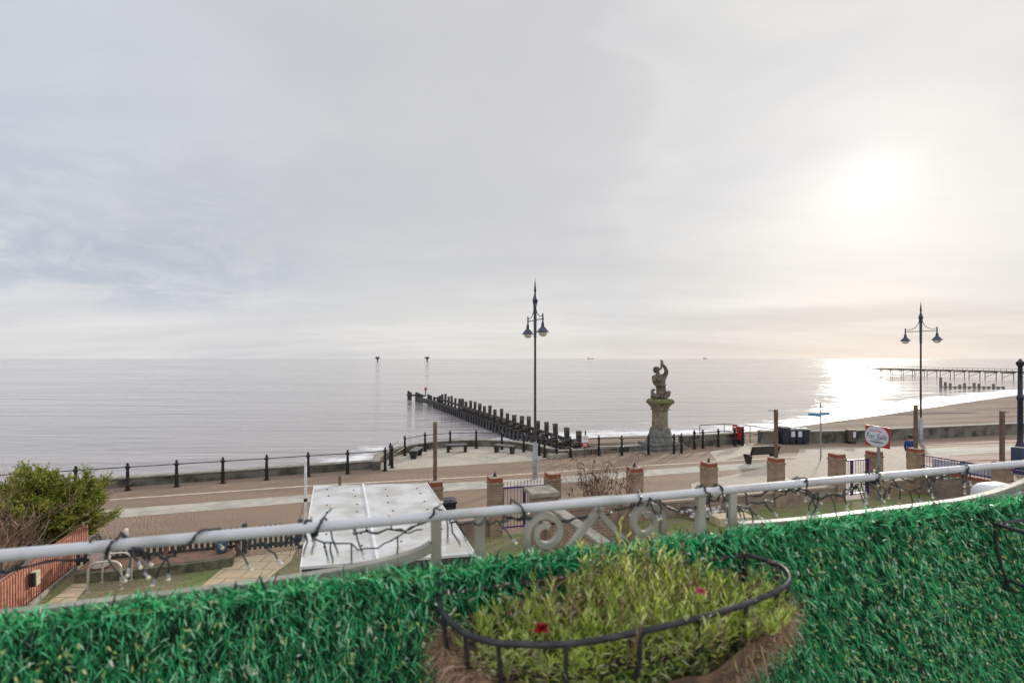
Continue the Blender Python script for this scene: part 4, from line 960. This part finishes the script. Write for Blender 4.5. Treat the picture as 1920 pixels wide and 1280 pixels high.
# ------------------------------------------------------------------ shrubs
def twigs(m, p, d, ln, rad, depth, spread=.55):
    pts = [p]; q = p.copy(); dd = d.copy(); n = 4
    for i in range(n):
        dd = (dd+Vector((random.gauss(0, .16), random.gauss(0, .16), random.gauss(.02, .10)))).normalized(); q = q+dd*ln/n; pts.append(q.copy())
    m.tube(pts, [rad*(1-.55*i/n) for i in range(n+1)], 4, caps=False)
    if depth:
        for k in range(random.randint(3, 4)):
            i = random.randint(1, n); e = (dd+Vector((random.gauss(0, spread), random.gauss(0, spread), random.gauss(.05, spread*.7)))).normalized()
            twigs(m, pts[i], e, ln*random.uniform(.5, .75), rad*.55, depth-1, spread)
def bare_bush(loc, h, wd, n, label, name='bare_bush', depth=3):
    r = thing(name, label, 'bush', loc); m = MB(); s = MB()
    for i in range(n):
        a = random.uniform(0, 6.28); d = Vector((math.cos(a)*wd, math.sin(a)*wd, 1)).normalized()
        twigs(m, Vector((random.gauss(0, .15), random.gauss(0, .15), 0)), d, h*random.uniform(.4, .62), .016, depth)
    m.build('branches', M_twig, r)
    return r
bare_bush((-12.75, 11.9, 0), 2.85, .6, 30, 'tangled bare brown bush at the left edge in front of the conifer')
bare_bush((-11.7, 10.6, 0), 1.6, .8, 14, 'low bare bush leaning over the red brown slat fence')
bare_bush((-12.3, 9.6, 0), 1.9, .7, 10, 'bare thorny bush at the left edge nearest the balcony')
lw = thing('dark_undergrowth', 'dark green undergrowth behind the red brown slat fence', 'shrub', (-12.6, 10.2, 0)); m = MB(); N = 5000
P_ = np.stack([rng.normal(-.2, .8, N), rng.normal(0, 2.0, N), rng.uniform(.0, .95, N)], 1); P_ = P_[(P_[:, 0]*.93+P_[:, 1]*.35) < .55]
m.blades(P_, rng.normal(size=(len(P_), 3))+[0, 0, .4], rng.uniform(.05, .14, len(P_)), .016); m.build('foliage', M_conif, lw)

r = thing('conifer_shrub', 'spreading green and gold conifer at the end of the red brown slat fence', 'shrub', (-12.9, 13.2, -.3))
random.seed(21)
tr = MB(); fo = MB(); BP = []; BD = []; BL = []
def limb(p, d, ln, rad, dep):
    n = 6; q = p.copy(); dd = d.copy(); pts = [q.copy()]; rad = max(rad, .012)
    for i in range(n):
        dd = (dd+Vector((random.gauss(0, .10), random.gauss(0, .10), random.gauss(.03, .06)))).normalized(); q = q+dd*ln/n; pts.append(q.copy())
        if dep == 0 or i >= 2:
            for k in range(6 if dep else 9):
                sd = (dd*.9+Vector((random.gauss(0, .5), random.gauss(0, .5), random.gauss(.12, .35)))).normalized(); sl_ = random.uniform(.14, .34)
                for w_ in np.linspace(.1, 1, 9):
                    c = q+sd*sl_*w_
                    for z_ in range(2):
                        e = (sd+Vector((random.gauss(0, .55), random.gauss(0, .55), random.gauss(.1, .5)))).normalized()
                        BP.append(c); BD.append(e); BL.append(random.uniform(.045, .10))
    tr.tube(pts, [rad*(1-.7*i/n) for i in range(n+1)], 5, caps=False)
    if dep:
        for k in range(4): limb(pts[random.randint(2, n)], (dd+Vector((random.gauss(0, .45), random.gauss(0, .45), random.gauss(.15, .3)))).normalized(), ln*random.uniform(.35, .6), rad*.5, dep-1)
for i in range(58):
    a = random.uniform(0, 6.28); t = random.uniform(.25, 1.5); d = Vector((math.cos(a)*t+.12, math.sin(a)*t*.8, 1)).normalized()
    limb(Vector((random.gauss(0, .12), random.gauss(0, .12), random.uniform(.15, .95))), d, random.uniform(.7, 1.65)*(1.12 if d.x > .1 else 1), .035, 1)
fo.blades(np.array(BP), np.array(BD), np.array(BL), .019); r.scale = (.92, .92, .98); tr.build('trunk_and_limbs', M_bark, r); fo.build('foliage', M_conif, r)

# dead bush with drooping seed heads
SH = []; pb = Wl(at_wall(1098), -1.0); r = thing('dead_bush', 'tall dead bush with drooping dark seed heads between two brick pillars', 'bush', pb); m = MB(); s = MB()
for i in range(92):
    a = random.uniform(0, 6.28); t = random.uniform(.05, .50); d = Vector((math.cos(a)*t*1.2, math.sin(a)*t*.6, 1)).normalized(); ln = random.uniform(1.3, 2.85)
    pts = [Vector((random.gauss(0, .18), random.gauss(0, .12), 0))]; dd = d.copy()
    for k in range(7): dd = (dd+Vector((random.gauss(0, .05), random.gauss(0, .05), -.01))).normalized(); pts.append(pts[-1]+dd*ln/7)
    m.tube(pts, [.015-.0012*k for k in range(8)], 4, caps=False)
    for k in (3, 4, 5, 6, 7):
        for e in range(random.randint(1, 2)):
            b = random.uniform(0, 6.28); o = Vector((math.cos(b), math.sin(b)*.6, 0)); q = pts[k]; hl = random.uniform(.14, .30)
            arcp = [q+o*hl*x+Vector((0, 0, hl*y)) for x, y in ((0, 0), (.35, .35), (.75, .42), (1.05, .15), (1.15, -.15))]
            if random.random() < .34: SH.append(MB().tube(arcp, [.004, .009, .017, .017, .004], 5))
            else: m.tube(arcp, .004, 4, caps=False)
m.build('stems', M_twig, r); [q.build('seed_head', M_seed, r) for q in SH[:98]]
gq = MB(); N = 1500; P_ = np.stack([rng.normal(.1, .55, N), rng.normal(-.25, .4, N), np.zeros(N)], 1)
gq.blades(P_, np.stack([rng.normal(0, .45, N), rng.normal(0, .45, N), np.ones(N)], 1), rng.uniform(.2, .65, N), .012, [0, 0, -.12]); gq.build('dry_grass_foot', M_dry, r)

# ------------------------------------------------------------------ far things
def rig(px, label):
    p = G(px, 677.2, SEA); r = thing('sea_platform', label, 'platform', p, 0, 'small platforms on the horizon')
    MB().lathe([(1.9, -1), (1.7, 6.5)], seg=10).build('leg', M_rig, r); MB().box((0, 0, 8.2), (12.5, 9, 1.6)).build('deck', M_rig, r)
    MB().box((-.5, 0, 10.4), (9.0, 6.5, 2.8), taper=.9).build('deckhouse', M_rig, r); MB().tube([(2.5, 0, 11), (4.5, 0, 15.2)], .35, 5).build('mast', M_rig, r); MB().box((0, 0, 6.2), (6, 5, 2.4)).build('underdeck', M_rig, r)
rig(708, 'left of the two small dark platforms on the sea horizon'); rig(801, 'right of the two small dark platforms on the sea horizon')
def ship(px, ln, label):
    p = Vector(((px-960)/900*6500, 6500, SEA)); r = thing('ship', label, 'ship', p, R(6), 'distant ships on the horizon')
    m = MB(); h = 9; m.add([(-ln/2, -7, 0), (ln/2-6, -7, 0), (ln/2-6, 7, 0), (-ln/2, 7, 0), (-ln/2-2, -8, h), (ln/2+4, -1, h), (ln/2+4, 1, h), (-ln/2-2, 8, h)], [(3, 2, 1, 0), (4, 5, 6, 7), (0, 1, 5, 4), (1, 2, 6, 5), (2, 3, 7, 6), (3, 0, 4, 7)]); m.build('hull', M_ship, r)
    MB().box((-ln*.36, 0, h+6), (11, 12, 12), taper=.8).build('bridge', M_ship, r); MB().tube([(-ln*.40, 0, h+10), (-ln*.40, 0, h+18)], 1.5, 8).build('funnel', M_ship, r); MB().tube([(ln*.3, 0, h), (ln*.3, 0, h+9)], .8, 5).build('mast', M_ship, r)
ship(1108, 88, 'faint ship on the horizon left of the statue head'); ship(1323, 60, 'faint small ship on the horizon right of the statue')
p0, p1 = Vector((173, 228, 1.0)), Vector((170, 140, 1.0)); r = thing('pier', 'long dark pier on slender legs in the glare at the right', 'pier', (p0.x, p0.y, SEA)); c = (p0+p1)/2
wpart(r, MB().box((c.x, c.y, 1.0), (5, 90, .36)), 'deck', M_pier); m = MB(); m.box((c.x-2.6, c.y, 1.95), (.12, 90, .14))
for i in range(46): m.box((c.x-2.6, p0.y-2*i, 1.6), (.1, .1, .7))
wpart(r, m, 'balustrade', M_piern)
for i in range(15):
    y = p0.y-2-6*i; m = MB()
    for x in (-2, 2): m.tube([(c.x+x, y, -4), (c.x+x, y, .75)], .15, 6)
    m.box((c.x, y, .52), (5, .3, .35)); m.tube([(c.x-2, y, -1.2), (c.x+2, y, .4)], .09, 5); wpart(r, m, 'trestle', M_piern)
r = thing('far_groyne', 'row of dark stumps of a far groyne in front of the pier', 'groyne', (106, 117, SEA)); m = MB()
for i in range(14):
    p = Vector((104.5+i*1.02, 117-.15*i)); h = 2.6 if i == 0 else (random.uniform(.9, 1.6) if i in (1, 2, 4, 5, 7, 8, 11) else .5)
    wpart(r, MB().box((p.x, p.y, SEA-.5+h/2), (.36, .4, h+1.0)), 'pile', M_farg)
wpart(r, MB().box((111, 116.1, SEA+.3), (13, .3, .3), R(-8)), 'waling', M_piern)

# ------------------------------------------------------------------ balcony
bs = thing('balcony_railing', 'white painted balcony railing with scrolled ironwork behind the green hedge', 'railing', B(1.4, 0, 4.0))
wpart(bs, MB().tube([B(k, 0, 5.09) for k in np.linspace(-1.2, 5.2, 30)], .0128, 20), 'top_rail', M_wht, smooth=True)
def flat(pts, wz, wo, m):
    """flat bar swept along (k,z) points in the balcony plane"""
    n = len(pts); vs = []
    for i in range(n):
        a, b = pts[max(i-1, 0)], pts[min(i+1, n-1)]; t = Vector((b[0]-a[0], b[1]-a[1])).normalized(); q = Vector((-t.y, t.x))*wz/2
        for sgn, o in ((-1, -wo/2), (1, -wo/2), (1, wo/2), (-1, wo/2)): vs.append(B(pts[i][0]+q.x*sgn, o, pts[i][1]+q.y*sgn))
    fs = [(i*4+j, i*4+(j+1) % 4, (i+1)*4+(j+1) % 4, (i+1)*4+j) for i in range(n-1) for j in range(4)]+[(3, 2, 1, 0), tuple((n-1)*4+j for j in range(4))]
    m.add(vs, fs); return m
def bez(a, b, c, n=10): return [((1-t)**2*a[0]+2*t*(1-t)*b[0]+t*t*c[0], (1-t)**2*a[1]+2*t*(1-t)*b[1]+t*t*c[1]) for t in np.linspace(0, 1, n)]
zm = 4.962; Kc = 1.365
ml = [(-1.2, zm), (.3, zm), (.55, zm+.004)]+bez((.6, zm+.006), (.86, zm+.02), (.895, zm+.055), 10)
wpart(bs, flat(ml, .023, .024, MB()), 'middle_rail', M_bar, smooth=50)
mr = [(1.82, zm+.03)]+bez((1.84, zm+.012), (1.95, zm+.002), (2.2, zm), 10)+[(2.6, zm+.002)]+bez((2.75, zm+.003), (3.08, zm+.004), (3.36, zm+.092), 10)
wpart(bs, flat(mr, .026, .024, MB()), 'middle_rail', M_bar, smooth=50)
for k in (Kc-.46, Kc-.345, Kc+.345, Kc+.46, 3.37, 3.49, -.6):
    wpart(bs, flat([(k, 4.0), (k, 5.08)], .025, .020, MB()), 'upright', M_bar)
for s in (-1, 1):
    c = (Kc+s*.158, 5.018); pts = []
    for i in range(44):
        t = i/43; a = t*R(480); rr = .055*(1-.66*t)
        pts.append((c[0]+s*rr*math.cos(a), c[1]+rr*math.sin(a)))   # outer side, over the top, curl inwards
    tail = [(c[0]+s*.055-s*q[0], q[1]) for q in bez((.12, 4.62), (.0, 4.80), (.0, 5.0), 12)]
    wpart(bs, flat(tail[:-1]+pts, .016, .019, MB()), 'scroll', M_bar, smooth=50)
    wpart(bs, flat(bez((Kc-s*.012, 5.078), (Kc+s*.06, 5.00), (Kc+s*.24, 4.80), 14), .016, .019, MB()), 'diagonal_scroll', M_bar, smooth=50)
wpart(bs, flat([(-1.2, 4.05), (5.2, 4.05)], .03, .03, MB()), 'bottom_rail', M_bar)
q = [B(-1.3, -.12, 0), B(5.3, -.12, 0), B(5.3, 1.9, 0), B(-1.3, 1.9, 0)]
tag(MB().prism([(p.x, p.y) for p in reversed(q)], 3.82, 3.98).build('balcony_floor', M_cop), 'concrete balcony floor below the hedge and basket', 'floor')['kind'] = 'structure'

# hedge screen
hs = thing('artificial_hedge', 'bright green artificial grass hedge screen fixed inside the balcony railing', 'hedge screen', B(1.4, .05, 4.0))
hb = MB(); KN = 90
for j, zz in enumerate((4.06, 4.40, 4.7, 4.935)):
    for i in range(KN+1):
        k = -.35+i*(4.7/KN); o = .042+.012*math.sin(k*9+zz*5)+.008*math.sin(k*31); hb.v.append(tuple(B(k, o, zz+(0.008*math.sin(k*13)+.026 if j == 3 else 0))))
hb.f = [(j*(KN+1)+i, j*(KN+1)+i+1, (j+1)*(KN+1)+i+1, (j+1)*(KN+1)+i) for j in range(3) for i in range(KN)]; hb.m = [0]*len(hb.f)
wpart(hs, hb, 'mesh_backing', M_hedgeb)
def hedge_pts(N, k0, k1, z0, z1, rs=.012):
    k = rng.uniform(k0, k1, N); zz = rng.uniform(z0, z1, N)
    # strands hang in vertical rows like tinsel
    row = np.round(k/.062)*.062; k = row+rng.normal(0, rs, N)+.006*np.sin(zz*40+row*50)
    o = .05+np.abs(rng.normal(.022, .014, N))+.012*np.sin(k*9+zz*5)
    return k, o, zz
def BV(k, o, zz): return np.stack([-1.067+.961*k+.275*o, 1+.275*k-.961*o, zz], 1)
def bdir(dk, do, dz): return np.stack([.961*dk+.275*do, .275*dk-.961*do, dz], 1)
HD = lambda k: .034+0*k
hl = MB()
for (k0, k1, z0, z1, N, sp_, rs) in ((-.3, 1.3, 4.60, 4.955, 23000, .65, .018), (1.2, 2.2, 4.42, 4.955, 15000, .50, .014), (2.1, 4.2, 4.12, 4.955, 27000, .40, .0115)):
    k, o, zz = hedge_pts(N, k0, k1, z0, z1, rs)
    hl.blades(BV(k, o, zz+HD(k)-.004), bdir(rng.normal(.25, sp_, N), np.abs(rng.normal(.42, .28, N)), rng.normal(-.70, .55, N)), rng.uniform(.014, .042, N)*(.8 if k0 < 0 else 1), rng.uniform(.0018, .0044, N)*(.72 if k0 < 0 else 1), bdir(np.zeros(1), np.zeros(1), -np.ones(1)*.2))
N = 9000; k = rng.uniform(-.3, 4.2, N); k = np.round(k/.055)*.055+rng.normal(0, .016, N)
tuft = np.clip(rng.normal(0, 1, N), -1, 2.2)*.008+.006*np.sin(k*41)*np.sin(k*17)
hl.blades(BV(k, .045+np.abs(rng.normal(0, .022, N)), 4.934+HD(k)+tuft), bdir(rng.normal(0, .55, N), rng.normal(.15, .45, N), rng.uniform(.25, 1.1, N)), rng.uniform(.02, .048, N), rng.uniform(.0022, .0042, N), [0, 0, -.25])
wpart(hs, hl, 'grass_blades', M_hedge)
hw = MB(); N = 6500; k, o, zz = hedge_pts(N, -.3, 4.2, 4.25, 4.95)
hw.blades(BV(k, o+.038, zz), bdir(rng.normal(.3, .5, N), rng.normal(.3, .4, N), rng.normal(-.6, .7, N)), rng.uniform(.006, .018, N), rng.uniform(.0028, .0055, N))
wpart(hs, hw, 'pale_bits', M_bits)

# basket
RIM = [(.90, .085), (.895, .15), (.913, .23), (.945, .285), (1.005, .328), (1.147, .366), (1.353, .360), (1.52, .342), (1.64, .318), (1.757, .278), (1.815, .215), (1.818, .15), (1.79, .10)]
def cr(P, n=6):
    out = []
    for i in range(len(P)-1):
        a, b, c, d_ = P[max(i-1, 0)], P[i], P[i+1], P[min(i+2, len(P)-1)]
        for t in np.linspace(0, 1, n, endpoint=False):
            out.append(tuple(.5*((2*b[j])+(-a[j]+c[j])*t+(2*a[j]-5*b[j]+4*c[j]-d_[j])*t*t+(-a[j]+3*b[j]-3*c[j]+d_[j])*t**3) for j in range(2)))
    return out+[P[-1]]
ZR = 4.93
def basket(dk, label, od=0):
    B0 = B; return _basket(dk, label, lambda k, o, z: B0(k, o+od, z))
def _basket(dk, label, B):
    r = thing('trough_basket', label, 'planter basket', B(1.36+dk, .2, 4.66), 0, 'black steel trough baskets on the hedge')
    rim = cr(RIM)
    wpart(r, MB().tube([B(k+dk, o, ZR) for k, o in rim], .0068, 10), 'rim', M_bask, smooth=True)
    wpart(r, MB().tube([B(k+dk, o, ZR) for k, o in ((.90, .085), (1.2, .09), (1.79, .10))], .0062, 8), 'back_bar', M_bask, smooth=True)
    for i in [0, 8, 16, 23, 29, 34, 39, 45, 51, 57, 63, len(rim)-1]:
        k, o = rim[min(i, len(rim)-1)]; cx, cy = 1.36+(k-1.36)*.86, .09+(o-.09)*.62
        pts = [B(k+dk, o, ZR-.004), B(k+dk-(k-cx)*.1, o-(o-cy)*.05, ZR-.07), B(k+dk-(k-cx)*.5, o-(o-cy)*.4, ZR-.15), B(cx+dk, cy, ZR-.22), B(1.36+(cx-1.36)*.9+dk, .09+(cy-.09)*.4, ZR-.25)]
        wpart(r, MB().tube(pts, .0052, 7), 'stave', M_bask, smooth=True)
    low = [(1.36+(k-1.36)*.88, .09+(o-.09)*.7) for k, o in rim]
    wpart(r, MB().tube([B(k+dk, o, ZR-.20) for k, o in low], .005, 7), 'lower_ring', M_bask, smooth=True)
    for k in ((.90, 1.79) if dk == 0 else ()): wpart(r, MB().tube([B(k+dk, .08, ZR+.05), B(k+dk, .08, ZR-.24)], .006, 7), 'hanging_strap', M_bask)
    return r
basket(0, 'black steel trough basket full of yellow green plants in front of the hedge')
basket(1.91, 'empty black steel trough basket at the right edge of the hedge', .035)
wi = thing('watering_lance', 'blue plastic rod lying in the empty basket at the right edge', 'rod', B(3.05, .12, 4.90))
wpart(wi, MB().tube([B(2.90, .16, 4.900), B(3.30, .20, 4.90)], .008, 8), 'rod', M_blue)
# coir liner
cl = thing('coir_liner', 'shaggy brown coconut fibre liner inside the planted basket', 'liner', B(1.36, .2, 4.66))
rim = cr(RIM); m = MB(); n = len(rim)
for sc_k, sc_o, dz in ((.985, .97, -.085), (.965, .93, -.15), (.88, .70, -.225), (.7, .35, -.245)):
    for k, o in rim: m.v.append(tuple(B(1.36+(k-1.36)*sc_k, .09+(o-.09)*sc_o, ZR+dz-.05*max(0, 1-((k-1.33)/.40)**2)+.008*math.sin(k*40+o*60))))
m.f = [(j*n+i, j*n+i+1, (j+1)*n+i+1, (j+1)*n+i) for j in range(3) for i in range(n-1)]; m.m = [0]*len(m.f); wpart(cl, m, 'liner_mat', M_coirb, smooth=80)
m = MB(); N = 11000; ii = rng.integers(0, n, N); rk_ = np.array([rim[i] for i in ii])+rng.normal(0, .006, (N, 2)); zz = ZR-.075-.09*np.clip(1-((rk_[:, 0]-1.33)/.38)**2, 0, 1)-np.abs(rng.normal(0, .10, N))
prof = 1-.42*np.clip((ZR-.08-zz)/.15, 0, 1); kk = 1.36+(rk_[:, 0]-1.36)*(.985*(.5+.5*prof)); oo = .09+(rk_[:, 1]-.09)*.98*prof
m.blades(BV(kk, oo, zz), bdir(rng.normal(0, .8, N), np.abs(rng.normal(.25, .3, N)), rng.normal(-.25, .8, N)), rng.uniform(.03, .09, N), .0013, [0, 0, -.25]); wpart(cl, m, 'loose_fibres', M_coir)
# plants
pt = thing('basket_plants', 'mound of yellow green and half dry plants in the steel basket', 'plants', B(1.36, .2, 4.80))
so2 = [(1.36+(k-1.36)*.95, .09+(o-.09)*.92) for k, o in rim]
wpart(pt, MB().poly([B(k, o, ZR-.09) for k, o in so2]), 'soil', M_soil)
P_, D_, Ln, Pd, Dd, Ld, Pg, Dg, Lg = [], [], [], [], [], [], [], [], []; stm = MB()
cnt = 0
while cnt < 380:
    k = random.uniform(.915, 1.80); o = random.uniform(.10, .35)
    u = (k-1.36)/.455
    if abs(u) > .8 and o > .30-(abs(u)-.8)*.5: continue
    lim = .35-.10*max(0, abs(u)-.6)
    if o > lim: continue
    g_ = math.exp(-((k-1.37)/.23)**2); ridge = 1 if o > .17 else .75
    if random.random() > .28+.72*g_: continue
    cnt += 1
    hgt = random.uniform(.05, .135)*(.38+.95*g_)*(1.0 if o < .25 else .72)*ridge*(1.55 if random.random() < .12 else 1)
    base = B(k, o, ZR-.085); top = base+Vector((random.gauss(0, .018), random.gauss(0, .018), hgt+.015))
    if o > .29: top += B(0, .012, 0)-B(0, 0, 0)
    stm.tube([base, (base+top)/2+Vector((random.gauss(0, .005), random.gauss(0, .005), 0)), top], [.0016, .0013, .001], 4, caps=False)
    dry = random.random() < .13; nl = random.randint(20, 30); grey = random.random() < .25
    for i in range(nl):
        t = .2+.8*i/nl; a = i*2.4+random.uniform(-.4, .4); c = base+(top-base)*t
        e = Vector((math.cos(a), math.sin(a), random.uniform(.6, 2.2)+t*.6))
        if dry: Pd.append(c); Dd.append(e); Ld.append(random.uniform(.008, .02))
        elif grey: Pg.append(c); Dg.append(e); Lg.append(random.uniform(.014, .032)*(1.15-.5*t))
        else: P_.append(c); D_.append(e); Ln.append(random.uniform(.018, .046)*(1.2-.5*t))
# trailing growth over the front
RK = [k for k, o in RIM[2:11]]; RO = [o for k, o in RIM[2:11]]
for i in range(300):
    k = random.uniform(.95, 1.75); ka = 1.36+(k-1.36)*.95; dz = random.uniform(.02, .13+.12*max(0, 1-((k-1.28)/.38)**2)); o = float(np.interp(k, RK, RO))*(.97-.55*dz)+random.uniform(-.012, .006); base = B(ka, o, ZR-dz)
    for j in range(16):
        c = base+Vector((random.gauss(0, .014), random.gauss(0, .010), random.gauss(0, .018))); e = Vector((random.gauss(.05, .6), -abs(random.gauss(.3, .3)), random.gauss(.6, .6)))
        (Pg if i % 3 == 0 else P_).append(c); (Dg if i % 3 == 0 else D_).append(e); (Lg if i % 3 == 0 else Ln).append(random.uniform(.012, .03))
ml_ = MB().blades(np.array(P_), np.array(D_), np.array(Ln), .0027, [0, 0, -.12]); ml_.add(stm.v, stm.f, 1); wpart(pt, ml_, 'leafy_stems', [M_leaf, M_dry])
ml_ = MB().blades(np.array(Pg), np.array(Dg), np.array(Lg), .0032, [0, 0, -.15]); wpart(pt, ml_, 'grey_green_leaves', M_leafd)
for i in range(330):
    k = random.gauss(1.34, .20); k = min(1.74, max(.95, k)); o = random.uniform(.13, .33); c = B(k, o, ZR+.02+random.uniform(-.06, .02) if o < .28 else ZR-random.uniform(.03, .14))
    for j in range(5): Pd.append(c+Vector((random.gauss(0, .006), random.gauss(0, .006), random.gauss(0, .006)))); Dd.append(Vector((random.gauss(0, 1), random.gauss(0, 1), random.gauss(.3, 1)))); Ld.append(random.uniform(.006, .016))
wpart(pt, MB().blades(np.array(Pd), np.array(Dd), np.array(Ld), .0035), 'dry_flower_heads', M_dry)
for i in range(7):
    k = random.uniform(1.0, 1.6); o = random.uniform(.12, .22); b_ = B(k, o, ZR); q = [b_]
    e = Vector((random.gauss(.3, .6), random.gauss(0, .3), 1)).normalized()
    for j in range(3): q.append(q[-1]+e*.03+Vector((random.gauss(0, .006), 0, 0)))
    wpart(pt, MB().tube(q, [.0022, .002, .0018, .0014], 5), 'dry_sprig', M_dry)
def flower(p, m, label, n=9, s=.02):
    r = thing('flower', label, 'flower', p); q = MB(); N = n*3
    a = np.arange(N)*2.4; q.blades(np.zeros((N, 3)), np.stack([np.cos(a), np.sin(a), rng.uniform(-.1, 1.0, N)], 1), rng.uniform(.6, 1, N)*s, s*.55); q.build('petals', m, r)
    MB().tube([(0, 0, -.05), (0, 0, 0)], .0012, 5).build('stalk', M_leafd, r)
flower(G(1016, 1178, 4.955), mat('crimson_petal', (.30, .004, .008), None, .5), 'small dark red flower at the front left of the basket', 9, .021)
flower(G(1313, 1108, 4.975), mat('pink_petal', (.62, .10, .22), (.5, .06, .15), .5), 'small pink flower at the right of the basket', 7, .015)

# white tub hung outside the rail
tb = thing('white_tub', 'white rounded plastic tub with dead leaves, hung outside the railing at the right', 'tub', B(3.29, -.14, 4.82), BA)
bm = bmesh.new(); bmesh.ops.create_cube(bm, size=1)
for v in bm.verts: v.co = Vector((v.co.x*.175*(1 if v.co.z < 0 else .94), v.co.y*.12, .075+v.co.z*.15))
bmesh.ops.bevel(bm, geom=bm.edges[:], offset=.042, segments=6, profile=.5, affect='EDGES'); bm.verts.index_update()
m = MB(); m.add([v.co.copy() for v in bm.verts], [[v.index for v in f.verts] for f in bm.faces]); bm.free(); m.build('tub', M_white, tb, smooth=60)
N = 60; m = MB().blades(np.stack([rng.normal(.04, .02, N), -.063+rng.normal(0, .003, N), rng.uniform(.075, .11, N)], 1), rng.normal(size=(N, 3))+[0, 0, .6], rng.uniform(.01, .03, N), .006); m.build('dead_leaves', M_dry, tb)
for s in (-.06, .06): MB().tube([(s, -.05, .12), (s, -.09, .14), (s, -.135, .125)], .003, 6).build('hook', M_white, tb)

# string lights
sg = thing('string_lights', 'dark green cable of tiny warm string lights wound round the balcony top rail', 'string lights', B(1.4, 0, 5.09))
cab = MB(); NB = [0]
def ring(k, turns=1.4, adv=.05, r_=.0165):
    n = int(14*turns); ph = random.uniform(0, 6)
    return [B(k+adv*i/n, (r_+.006*math.sin(i*.9)**2)*math.cos(2*math.pi*turns*i/n+ph), 5.09+(r_+.006*math.sin(i*.9)**2)*math.sin(2*math.pi*turns*i/n+ph)) for i in range(n+1)]
wraps = [-.15, .16, .33, .59, .89, 1.17, 1.485, 1.78, 2.11, 2.39, 2.84]
path_ = []
for i, k in enumerate(wraps):
    path_ += ring(k, random.choice((.8, 1.3, 1.8)), random.choice((-1, 1, 1))*random.uniform(.03, .09))
    if i+1 < len(wraps):
        a = path_[-1]; k2 = wraps[i+1]; e = B(k2, -.01, 5.068); dr = random.uniform(.012, .034)
        for t in np.linspace(.04, .96, 16): path_.append(a.lerp(e, t)+Vector((random.gauss(0, .005), random.gauss(0, .005), -dr*math.sin(t*math.pi)+random.gauss(0, .005))))
path2 = []
for t in np.linspace(0, 1, 60):
    k = 1.80+t*1.06; path2.append(B(k, random.gauss(-.002, .009), 5.052+.016*math.sin(k*19)+.010*math.sin(k*43)+random.gauss(0, .005)))
cab.tube(path2, .0021, 5)
path3 = [B(.60+t*.27, random.gauss(0, .006), 5.062-.035*math.sin(t*math.pi)**2+random.gauss(0, .004)) for t in np.linspace(0, 1, 18)]; cab.tube(path3, .0021, 5)
for j in range(2): cab.tube([p+Vector((random.gauss(0, .002), random.gauss(0, .002), random.gauss(0, .0025))) for p in path_], .0022, 5)
wpart(sg, cab, 'cable', M_wire, smooth=True)
M_hold = mat('clear_grey_holder', (.45, .47, .46), (.3, .32, .32), .3)
bulb_me = MB().lathe([(.0012, -.003), (.0034, -.0016), (.0042, .0012), (.003, .0038), (.0004, .005)], seg=8).build('bulb', M_bulb, None, smooth=60)
first = bulb_me
def lead(p, d, ln):
    q1 = p+d*ln*.5+Vector((random.gauss(0, .004), random.gauss(0, .004), 0)); q2 = p+d*ln+Vector((0, 0, -.003)); e = q2+d*.010
    m = MB(); m.tube([p, q1, q2], .0022, 6); m.tube([q2-d*.004, e], .0030, 6, mi=1)
    lo_ = wpart(sg, m, 'light_lead', [M_wire, M_hold], smooth=True)
    o = first if NB[0] == 0 else first.copy()
    if NB[0]: COL.objects.link(o)
    o.parent = lo_; o.location = e-sg.location; o.rotation_euler = d.to_track_quat('Z', 'Y').to_euler(); NB[0] += 1
for i, p in enumerate(path2+path3+path_):
    kk = (p.x+1.067)*.961+(p.y-1)*.275
    pr = .22 if kk < .55 else (.34 if kk < .92 else (.10 if kk < 1.75 else .30))
    if kk > -.05 and NB[0] < 98 and random.random() < pr:
        up_ = random.random() < .16; hang = .7 if kk > 1.75 else .45
        dv = Vector((random.gauss(.1, .45), random.gauss(0, .3), random.uniform(.4, 1.0) if up_ else -random.uniform(.5, 1.2))).normalized(); lead(p, dv, random.uniform(.034, .062) if not up_ else random.uniform(.02, .04))
